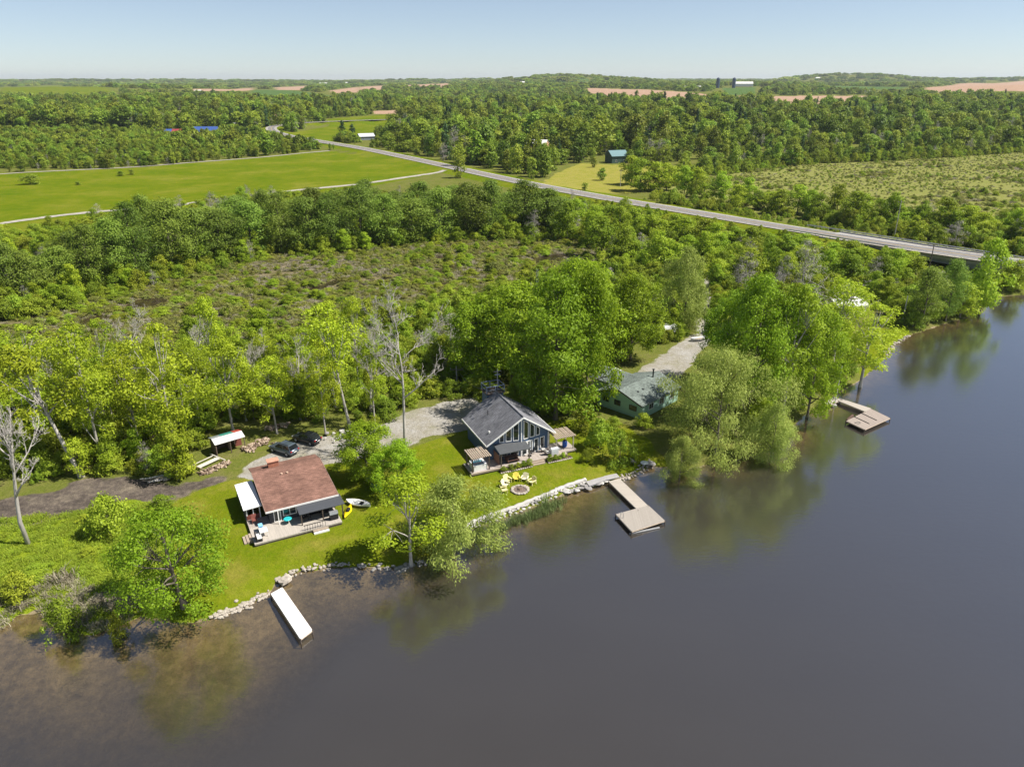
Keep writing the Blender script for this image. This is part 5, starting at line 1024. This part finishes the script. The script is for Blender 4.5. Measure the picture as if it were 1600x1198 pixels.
# ------------------------------------------------------------------ boats
def hull(e, L_, Wd, Hd, m, deck_m=None, fine=1.4):  # lofted shell
    secs = []; n = 11
    for i in range(n):
        t_ = i / (n - 1) * 2 - 1; wv = Wd / 2 * max(.03, (1 - abs(t_) ** fine)) ; rise = Hd * .35 * t_ * t_
        secs.append([(t_ * L_ / 2, -wv, Hd + rise), (t_ * L_ / 2, -wv * .75, Hd * .35 + rise * .5), (t_ * L_ / 2, 0, rise * .4), (t_ * L_ / 2, wv * .75, Hd * .35 + rise * .5), (t_ * L_ / 2, wv, Hd + rise), (t_ * L_ / 2, 0, Hd * (.92 if deck_m is None else .55) + rise)])
    return loft(MB(), secs).part('hull', m, e, deck_m is None)
hull(lb, 4, 1.5, .6, solid('grey_boat', (.5, .5, .5)), 1, 3); MB().box(-1, 1, -.5, .5, .4, .46).part('thwart', TAN, lb)
kx, ky = Gz(544, 801); ky_ = thing('kayak', 'bright yellow kayak lying on the lawn by the cottage deck', 'kayak', (kx, ky, h1(kx, ky) + .02), 1.5)
hull(ky_, 2.9, .95, .32, solid('kayak_yellow', (.80, .62, .01), .35)); MB().tube([(-.35, 0, .3), (-.25, 0, .325), (.4, 0, .325), (.5, 0, .3)], [.05, .24, .24, .05], 8).part('cockpit', BLACK, ky_)
kx, ky = Gz(560, 789); wh = thing('sailing_dinghy', 'white dinghy hull lying on the lawn right of the yellow kayak', 'boat', (kx, ky, h1(kx, ky) + .02), -.32)
hull(wh, 3.4, 1.35, .42, WHITE, 1, 2.2); MB().box(-1.0, .7, -.4, .4, .26, .33).part('cockpit_floor', WHITE, wh); MB().box(.3, .7, -.25, .25, .335, .5).part('seat', BLACK, wh)
kx, ky = Gz(596, 768); ca = thing('canoe', 'dark teal canoe lying in deep shade under the trees', 'canoe', (kx, ky, h1(kx, ky) + .02), -.7)
hull(ca, 4.2, .9, .4, solid('canoe_teal', (.03, .16, .17), .4), 1, 1.8); [MB().box(x - .1, x + .1, -.36, .36, .34, .38).part('thwart', TAN, ca) for x in (-.9, .9)]
# ------------------------------------------------------------------ docks
def quad_dock(name, label, quads_, z, m, th=.18, posts=(), extra=None):
    P0 = Gz(*quads_[0][0], z); e = thing(name, label, 'dock', (P0[0], P0[1], 0), math.atan2(Gz(*quads_[0][3], z)[1] - P0[1], Gz(*quads_[0][3], z)[0] - P0[0]) if False else 0)
    for i, (q) in enumerate(quads_):
        pts = [Gz(*p_, z) for p_ in q]; zz = z + .004 * i
        MB().slab([(x - P0[0], y - P0[1], zz) for x, y in pts], th).part('platform', m[i] if isinstance(m, list) else m, e)
        for (xa, ya), (xb, yb) in zip(pts, pts[1:] + pts[:1]):
            MB().tube([(xa - P0[0], ya - P0[1], zz - th * .6), (xb - P0[0], yb - P0[1], zz - th * .6)], .07, 4).part('edge_beam', TAN if m != WHITE else WHITE, e)
        for x, y in pts: MB().cyl(x - P0[0], y - P0[1], -1.2, zz + .02, .07, 8).part('pile', DARKW, e)
    return e, P0
def plank_dir(name, base, ax, width=.15):
    return planks_mat(name, base, width, ax, .12, .9, .55)
WHD = pm('white_dock_boards', (.83, .82, .80), .04, 2, .7)
quad_dock('white_dock', 'plain white straight dock at the cottage shore', [[(423, 927), (469.5, 998), (488, 984), (441, 917)]], .55, WHD, .2)
gd = pm('grey_dock_boards', (.38, .34, .30), .14, .9, .9, .2, stretch=(1, 1, 1))
e, P0 = quad_dock('l_shaped_dock', 'L-shaped grey wooden dock in front of the stone seawall', [[(951, 752), (997, 797), (1013, 790), (968, 747)], [(962, 803), (987, 830), (1039, 813), (1013, 789)]], .5, [plank_dir('dock_boards_walk', (.42, .375, .32), 'Y'), plank_dir('dock_boards_pad', (.34, .305, .265), 'X')])
x, y = Gz(963, 806, .5); MB().tube([(x - P0[0] + .5, y - P0[1] - .2, .5), (x - P0[0] + .5, y - P0[1] - .2, 1.2), (x - P0[0] + .8, y - P0[1] - .45, 1.2), (x - P0[0] + .8, y - P0[1] - .45, .5)], .035, 6).part('ladder_rail', STEEL, e)
x, y = Gz(992, 829, .5); MB().tube([(x - P0[0] - .6, y - P0[1], .1), (x - P0[0] + 3.2, y - P0[1] + 1.3, .1)], .1, 6).part('float', solid('float_grey', (.3, .3, .3)), e)
wk = thing('plank_walkway', 'grey plank walkway along the shore joining the L-shaped dock', 'walkway', (*Gz(940, 748, .6), 0), 0); W0 = Gz(940, 748, .6)
for q in ([(915, 752), (921, 759), (946, 750), (944, 744)], [(944, 743.5), (946, 750), (968, 745), (963, 739.5)]):
    MB().slab([(x - W0[0], y - W0[1], .62) for x, y in (Gz(*a_, .6) for a_ in q)], .1).part('platform', plank_dir('dock_boards_far', (.36, .345, .335), 'X'), wk)
DKQ = [[(1288, 629), (1296, 633), (1313, 625), (1304, 619)], [(1304, 619.5), (1310, 626), (1352, 643), (1362, 638)], [(1322, 657.5), (1351, 671), (1391, 653), (1361, 638.5)]]
e, P3 = quad_dock('far_dock', 'far L-shaped weathered dock with a tall pole', DKQ, .55, [gd, plank_dir('dock_boards_walk', (.42, .375, .32), 'Y'), plank_dir('dock_boards_pad3', (.33, .275, .24), 'X', .2)])
for f in (.33, .62):
    A1 = Gz(1322 + (1361 - 1322) * f, 657.5 + (638.5 - 657.5) * f, .55); B1 = Gz(1351 + 40 * f, 671 - 18 * f, .55); MB().tube([(A1[0] - P3[0], A1[1] - P3[1], .6), ((A1[0] * .2 + B1[0] * .8) - P3[0], (A1[1] * .2 + B1[1] * .8) - P3[1], .6)], .06, 5).part('gap_board', BLACK, e)
for f in (.15, .5, .85):
    x, y = Gz(1322 + 29 * f, 657.5 + 13.5 * f, .1); MB().tube([(x - P3[0] - .1, y - P3[1] + .5, .16), (x - P3[0] + 1.6, y - P3[1] + 2.4, .16)], .24, 8).part('float_barrel', solid('brown_barrel', (.09, .05, .035), .6), e)
x, y = Gz(1336, 661, .55); MB().tube([(x - P3[0], y - P3[1] + .2, .56), (x - P3[0] + .5, y - P3[1] - .5, .95), (x - P3[0] + .9, y - P3[1] + .1, .6)], .05, 5).part('ladder', STEEL, e)
x, y = Gz(1303, 634, 0); fp = thing('flagpole', 'tall pale bare pole standing in the water at the far dock', 'pole', (x, y, 0), 0)
MB().tube([(0, 0, -1.), (.1, 0, 2), (.15, 0, top_z(572, y))], [.09, .075, .045], 8).part('shaft', pm('pale_pole', (.6, .58, .54), .1), fp); MB().box(-.35, .35, -.35, .35, -.8, .25).part('footing', CONC, fp)
# ------------------------------------------------------------------ seawall and shore stones
sw = thing('stone_seawall', 'white stone seawall along the lawn below the blue chalet', 'seawall', (*Gz(735, 828, 0), 0), 0); S0 = Gz(735, 828, 0)
P = [Gz(*q, 0) for q in [(722, 836), (740, 824), (770, 812), (800, 802), (830, 790), (858, 779), (885, 767), (915, 757)]]; PL = catmull(P, 8)
for i, (x, y) in enumerate(PL):
    for k in range(3 if i % 2 else 2):
        stone(sw, x - S0[0] + random.gauss(0, .12), y - S0[1] + .45 - .38 * k + random.gauss(0, .1), .55 - .22 * k, random.uniform(.16, .30), ROCKW, .26)
MB().tube([(x - S0[0], y - S0[1] + .55, .42) for x, y in PL], [.30 + .05 * math.sin(i * 1.7) for i in range(len(PL))], 8).part('footing', pm('white_rock', (.46, .44, .41)), sw, True)
for i in range(14): x, y = Gz(885 + i * 4.6 + random.uniform(-3, 3), 768 - i * 1.4 + random.uniform(-2, 4), .3); stone(sw, x - S0[0], y - S0[1], .35, random.uniform(.35, .6), ROCKW + ROCKG, .3)
def riprap(label, pts, n, s0, s1, spread, rocks):
    Q = [Gz(*q, 0) for q in pts]; e = thing('shore_stones', label, 'stones', (Q[0][0], Q[0][1], 0), 0); cl = catmull(Q, 10)
    for i in range(n):
        x, y = cl[int(random.random() * (len(cl) - 1))]; a_ = abs(random.gauss(0, spread)) * random.choice((-1, 1, 1)); xx, yy_ = x + random.gauss(0, .2), y + a_ * .8
        stone(e, xx - Q[0][0], yy_ - Q[0][1], max(-.05, h1(xx, yy_)) + .05, random.uniform(s0, s1), rocks)
    return e
riprap('pale loose stones lining the shore left of the white dock', [(335, 965), (360, 957), (390, 944), (420, 927)], 120, .1, .26, .4, ROCKS)
riprap('pale loose stones lining the shore right of the white dock', [(436, 908), (455, 897), (480, 891), (520, 886), (545, 884)], 85, .09, .24, .28, ROCKS)
riprap('dark shaded stones under the waterside trees', [(560, 886), (620, 888), (665, 878)], 40, .15, .35, .35, ROCKG)
riprap('pale pebbly stones between the grey dock and the small willow', [(972, 748), (985, 744), (1005, 735), (1018, 728)], 80, .1, .22, .4, ROCKS)
riprap('stones at the waterline of the far grassy point', [(1385, 556), (1400, 538), (1424, 524)], 40, .2, .38, .5, ROCKS)
bx, by = Gz(446, 906, .4); sb = thing('boulder', 'big pale boulder beside the shore end of the white dock', 'boulder', (bx, by, .3), 0); stone(sb, 0, 0, .15, .8, ROCKS, .6, 'boulder')
bx, by = Gz(1016, 723, .6); sb = thing('boulder', 'flat grey boulder by the pale pebbly stones', 'boulder', (bx, by, .4), 0); stone(sb, 0, 0, .15, .7, ROCKG, .5, 'boulder')
# ------------------------------------------------------------------ fire pit and chairs
fx_, fy_ = Gz(812.5, 765.5); fpz = h1(fx_, fy_); fr_ = thing('fire_pit', 'round stone fire pit ringed by pale chairs on the lawn', 'fire pit', (fx_, fy_, fpz), 0)
for i in range(18): th = 2 * math.pi * i / 18; stone(fr_, 1.05 * math.cos(th), 1.05 * math.sin(th), .1, .24, ROCKS, .2)
MB().cyl(0, 0, -.05, .06, .92, 18).part('ash_bed', pm('ash', (.16, .12, .10), .4, 5), fr_)
for i in range(5): o = bpy.data.objects.new('log', LOGS[1]); COL.objects.link(o); o.parent = fr_; o.location = (random.uniform(-.25, .25), random.uniform(-.25, .25), .14); o.rotation_euler = (0, .3, i * 1.3)
def adirondack(label, x, y, rz, m):
    e = thing('lawn_chair', label, 'chair', (x, y, h1(x, y)), rz, 'slatted lawn chairs round the fire pit')
    for i in range(5):
        a_ = -.28 + i * .14; MB().hexa([(a_ - .06, .25, .28), (a_ + .06, .25, .28), (a_ + .06, .29, .28), (a_ - .06, .29, .28)], [(a_ * 1.15 - .065, .52, 1.0 - .35 * a_ * a_ * 4), (a_ * 1.15 + .065, .52, 1.0 - .35 * a_ * a_ * 4), (a_ * 1.15 + .065, .56, 1.0 - .35 * a_ * a_ * 4), (a_ * 1.15 - .065, .56, 1.0 - .35 * a_ * a_ * 4)]).part('back_slat', m, e)
        MB().hexa([(-.33, -.32 + i * .12, .37 - .022 * i), (.33, -.32 + i * .12, .37 - .022 * i), (.33, -.215 + i * .12, .35 - .022 * i), (-.33, -.215 + i * .12, .35 - .022 * i)], [(-.33, -.32 + i * .12, .40 - .022 * i), (.33, -.32 + i * .12, .40 - .022 * i), (.33, -.215 + i * .12, .38 - .022 * i), (-.33, -.215 + i * .12, .38 - .022 * i)]).part('seat_slat', m, e)
    for s in (-1, 1):
        MB().box(s * .4 - .08, s * .4 + .08, -.42, .4, .56, .6).part('armrest', m, e); MB().box(s * .37 - .03, s * .37 + .03, -.36, -.28, 0, .56).part('leg', m, e); MB().hexa([(s * .36 - .03, .4, 0), (s * .36 + .03, .4, 0), (s * .36 + .03, .5, 0), (s * .36 - .03, .5, 0)], [(s * .36 - .03, .28, .56), (s * .36 + .03, .28, .56), (s * .36 + .03, .38, .56), (s * .36 - .03, .38, .56)]).part('leg', m, e)
    return e
YEL = solid('bright_yellow_plastic', (.80, .66, .12), .5); PYE = solid('pale_yellow_plastic', (.78, .70, .36), .5); CRE = solid('cream_plastic', (.78, .73, .52), .5)
for px_, py_, m, l in [(793, 753, PYE, 'pale yellow lawn chair, third clockwise from the left round the fire pit'), (807, 750.5, YEL, 'brightest yellow lawn chair behind the fire pit'), (820, 751, CRE, 'cream lawn chair right of the brightest yellow chair'), (831, 756, PYE, 'rightmost lawn chair at the fire pit'), (790, 760, CRE, 'lawn chair at the upper left of the fire pit, second clockwise from the left'), (791.5, 768, PYE, 'lowest lawn chair at the left of the fire pit')]:
    x, y = Gz(px_, py_); dx, dy = fx_ - x, fy_ - y; d_ = math.hypot(dx, dy); k = 2.1 / d_ if d_ < 2.1 else 1; x, y = fx_ - dx * k, fy_ - dy * k
    adirondack(l, x, y, math.atan2(dy, dx) + math.pi / 2, m)
x, y = Gz(1007, 722); tt = thing('round_table', 'small round white table on the shaded shore by the mint house', 'table', (x, y, h1(x, y)), 0); MB().cyl(0, 0, .5, .55, .55, 16).part('tabletop', WHITE, tt); MB().cyl(0, 0, 0, .5, .05, 8).part('leg', WHITE, tt)
x, y = Gz(990, 722); lounge_chair('grey deck chair on the shaded shore left of the round white table', (x, y, h1(x, y)), 2.2, solid('grey_plastic', (.45, .42, .42)))
# ------------------------------------------------------------------ poles and wires
def upole(px_, py_, top, label, arm=True, grp='utility poles', lean=0., m=None):
    x, y = G(px_, py_); z0 = h1(x, y); hh = top_z(top, y) - z0; e = thing('utility_pole', label, 'pole', (x, y, z0), 0, grp)
    MB().tube([(0, 0, -.3), (lean, 0, hh)], [.17, .1], 8).part('shaft', m or BARKG, e)
    if arm:
        MB().box(-1.1 + lean, 1.1 + lean, -.06, .06, hh - .7, hh - .55).part('crossarm', BARK, e)
        for k in (-1, 0, 1): MB().cyl(lean + k, 0, hh - .55, hh - .3, .05, 6).part('insulator', STEEL, e)
    return e
upole(1397, 372, 313, 'wooden utility pole beside the road near the bridge'); upole(969, 292, 265, 'wooden utility pole on the edge of the hay field'); upole(1410, 503, 462, 'short pale pole on the far grassy point', False, m=pm('pale_pole', (.6, .58, .54), .1)); upole(445, 175, 150, 'utility pole at the distant road curve'); upole(1447, 440, 382, 'dark leaning pole in front of the bridge approach', False, m=DARKW)
pp = upole(714, 606, 572, 'wooden service pole at the wood edge behind the gravel driveway')
a0 = pp.location + Vector((0, 0, top_z(572, pp.location.y) - pp.location.z - .5)); b0 = Vector(LOC(BO, BR, 4.0, BV + .6, 6.9)); cb_ = thing('service_cable', 'thin dark cable from the service pole to the blue chalet lookout', 'cable', tuple(a0), 0)
MB().tube([tuple((b0 - a0) * f + Vector((0, 0, -.9 * 4 * f * (1 - f)))) for f in np.linspace(0, 1, 9)], .035, 4).part('wire', BLACK, cb_)
mx_, my_ = Gz(838, 520); lm = thing('lattice_mast', 'blue-grey lattice radio mast rising behind the big maples', 'mast', (mx_, my_, .8), .3); hh = top_z(420, my_) - .8; mb = MB()
for k in range(3):
    th = 2.094 * k; mb.tube([(.45 * math.cos(th), .45 * math.sin(th), 0), (.22 * math.cos(th), .22 * math.sin(th), hh)], .035, 5)
mb.part('leg_frame', STEEL, lm); mb = MB(); n = int(hh / .8)
for i in range(n):
    for k in range(3):
        r0 = .45 - .23 * i / n; r1 = .45 - .23 * (i + 1) / n; t0, t1 = 2.094 * k, 2.094 * (k + 1); mb.tube([(r0 * math.cos(t0), r0 * math.sin(t0), hh * i / n), (r1 * math.cos(t1), r1 * math.sin(t1), hh * (i + 1) / n)], .018, 3)
mb.part('bracing', STEEL, lm)
# ------------------------------------------------------------------ bridge
i0 = min(range(len(ROADS)), key=lambda k: abs(ROADS[k][0] - 106)); A0 = Vector((ROADS[i0][0], ROADS[i0][1])); A1 = Vector((ROADS[1][0], ROADS[1][1])); dd = (A1 - A0); BL = dd.length; brz = math.atan2(dd.y, dd.x); zb = zr(A0.x, A0.y)
br = thing('road_bridge', 'grey concrete road bridge crossing the river at the right edge', 'bridge', (A0.x, A0.y, 0), brz)
MB().box(-2, BL, -6.6, 6.6, zb - .7, zb - .12).part('deck', CONC, br)
for s in (-1, 1):
    MB().box(-2, BL, s * 6.6 - .2, s * 6.6 + .2, zb - .75, zb + .25).part('kerb', CONC, br); MB().box(-1, BL, s * 5.4 - .25, s * 5.4 + .25, zb - 2.0, zb - .72).part('girder', pm('girder_grey', (.30, .32, .32), .15), br)
    g = MB().box(-14, BL, s * 6.6 - .04, s * 6.6 + .04, zb + .62, zb + .9).part('guard_rail', STEEL, br)
    pmesh = MB().box(-.06, .06, -.06, .06, 0, .8).mesh('rail_post', STEEL)
    for k in range(int((BL + 13) / 2.5)): o = bpy.data.objects.new('rail_post', pmesh); COL.objects.link(o); o.parent = g; o.location = (-13.5 + 2.5 * k, s * 6.6, zb + .1)
MB().box(-3.5, 0, -6.8, 6.8, -.5, zb - .73).part('abutment', CONC, br); MB().prism([(-8, -7.2, .2), (-3.4, -7.2, .2), (-3.4, -7.2, zb - .8), (-8, -7.2, zb - 1)], (0, .4, 0)).part('wing_wall', CONC, br)
for x in (20, 42): MB().box(x - .6, x + .6, -5.5, 5.5, -2, zb - 2.0).part('pier', CONC, br)
# ------------------------------------------------------------------ buildings beyond the road
def small_house(px_, py_, wpx, dep, wall_h, roof_h, rz, wm, rm, label, name='farmhouse', win=2, cat='house'):
    x, y = G(px_, py_) if py_ < 400 else Gz(px_, py_); e = thing(name, label, cat, (x, y, h1(x, y) - .1), rz); w_ = pxw(wpx, y); a_, d_ = w_ / 2, dep / 2
    MB().box(-a_, a_, -d_, d_, 0, wall_h).prism([(-a_, -d_, wall_h), (-a_, d_, wall_h), (-a_, 0, wall_h + roof_h)], (.2, 0, 0)).prism([(a_ - .2, -d_, wall_h), (a_ - .2, d_, wall_h), (a_ - .2, 0, wall_h + roof_h)], (.2, 0, 0)).part('wall', wm, e)
    for s in (-1, 1): MB().slab([(-a_ - .4, .003 * s, wall_h + roof_h + .1), (a_ + .4, .003 * s, wall_h + roof_h + .1), (a_ + .4, s * (d_ + .5), wall_h - .15), (-a_ - .4, s * (d_ + .5), wall_h - .15)][:: (1 if s < 0 else -1)], .15).part('roof', rm, e)
    for i in range(win): s0 = -a_ + w_ * (i + .5) / win - .5; rect_window(e, (0, -d_, 0), (1, 0, 0), 1.0, 2.2, s0, s0 + 1.1, (0, -1, 0))
    rect_window(e, (a_, 0, 0), (0, 1, 0), 1.0, 2.2, -.6, .6, (1, 0, 0)); return e
SIL = solid('silver_roof', (.55, .57, .6), .4); BLUER = solid('blue_metal_roof', (.05, .10, .30), .45); REDR = solid('red_metal_roof', (.30, .05, .05), .5); CREAMW = solid('cream_wall', (.6, .56, .48)); ORW = solid('orange_board_wall', (.62, .40, .24)); DKG = solid('dark_green_wall', (.06, .1, .085))
small_house(1318, 488, 50, 5.5, 2.6, 1.0, .25, CREAMW, WHITE, 'white-roofed cabin among the trees on the right shore', 'cabin', 3)
small_house(572, 219, 24, 8, 3.2, 2.2, .5, solid('slate_wall', (.2, .23, .28)), SIL, 'small house with a silver metal roof beside the road bend')
small_house(840, 238, 30, 11, 6.2, 2.4, -.3, ORW, solid('pale_roof', (.72, .70, .66)), 'house with pale roof and orange walls among the trees', win=3)
small_house(963, 254, 28, 10, 4.6, 3, .35, DKG, solid('teal_roof', (.14, .24, .25)), 'dark green barn at the top of the hay field', 'barn', cat='barn')
small_house(264, 213, 18, 12, 3.4, 3, .2, solid('slate_wall', (.2, .23, .28)), BLUER, 'blue-roofed shed beside the red-roofed shed on the left', 'shed', cat='shed'); small_house(280, 213, 16, 12, 3.4, 3, .1, solid('slate_wall', (.2, .23, .28)), REDR, 'red-roofed shed beside the blue-roofed shed on the left', 'shed', cat='shed')
small_house(324, 212, 36, 14, 4.0, 4, .1, CREAMW, BLUER, 'long cream house with a blue metal roof on the left', win=4); small_house(371, 201, 13, 7, 4, 1.5, .3, WHITE, WHITE, 'tiny white outbuilding right of the long blue-roofed house', 'outbuilding', 1, 'building')
for a_, b2, wv, l in [(310, 146, 9, 'distant white farmhouse beside the leftmost tilled fields'), (505, 132, 12, 'distant pale farmstead left of centre on the horizon'), (545, 131, 10, 'distant pale farmstead nearest the tall tree on the horizon'), (815, 131, 9, 'distant white house left of the wooded hill'), (1078, 140, 34, 'long white greenhouse left of the silos'), (1278, 125, 9, 'lone white house on the far hillside right of the silos'), (1355, 147, 12, 'pale farmhouse amid tilled fields on the right')]:
    small_house(a_, b2, wv, 14, 5, 4, .1, WHITE, solid('pale_roof', (.72, .70, .66)), l, win=3)
small_house(1160, 136, 30, 22, 9, 6, -.15, WHITE, solid('pale_roof', (.72, .70, .66)), 'large white barn right of the dark silos', 'barn', 4, 'barn')
SILO = pm('silo_blue', (.035, .06, .10), .2, .3, .4)
for a_, l in [(1121, 'dark farm silo standing farther left'), (1146, 'dark farm silo in front of the white barn')]:
    x, y = G(a_, 138); e = thing('silo', l, 'silo', (x, y, h1(x, y) - .5), 0, 'farm silos'); hh = top_z(121, y) - h1(x, y); r_ = pxw(4.2, y) / 1.6
    MB().cyl(0, 0, 0, hh * .85, r_, 16).part('tank', SILO, e); MB().tube([(0, 0, hh * .85), (0, 0, hh * .94), (0, 0, hh)], [r_, r_ * .75, r_ * .1], 16).part('dome', SILO, e)
# fallen trunks at the marsh edge
for (a_, b2, l) in [((205, 448), (262, 412), 'pale fallen trunk leaning out of the dark tree line into the marsh'), ((600, 378), (622, 374), 'pale fallen log at the foot of the tree line'), ((585, 646), (615, 642), 'grey log lying behind the gravel driveway')]:
    x0, y0 = Gz(*a_); x1, y1 = Gz(*b2); z1 = .6 if b2[1] > 600 else 3.2 if b2[0] < 400 else .8; e = thing('fallen_trunk', l, 'log', (x0, y0, .6), 0); MB().tube([(0, 0, 0), ((x1 - x0) * .5, (y1 - y0) * .45, z1 * .6), (x1 - x0, (y1 - y0) * .8, z1)], [.13, .2, .24], 7).part('trunk', BARKG, e); MB().tube([((x1 - x0) * .5, (y1 - y0) * .45, z1 * .6), ((x1 - x0) * .6, (y1 - y0) * .4, z1 * .6 + 1)], [.09, .03], 5).part('limb', BARKG, e)

# ------------------------------------------------------------------ the air
hz_ = MB().box(-14500, 14500, -400, 15800, -6, 145)
m, t, o = newmat('haze'); pv = N(t, 'ShaderNodeVolumePrincipled', inp={'Density': 4.5e-5, 'Color': (.80, .88, 1, 1), 'Anisotropy': .2}); t.links.new(pv.outputs[0], o.inputs['Volume'])
tag(hz_.part('haze', m), kind='stuff')
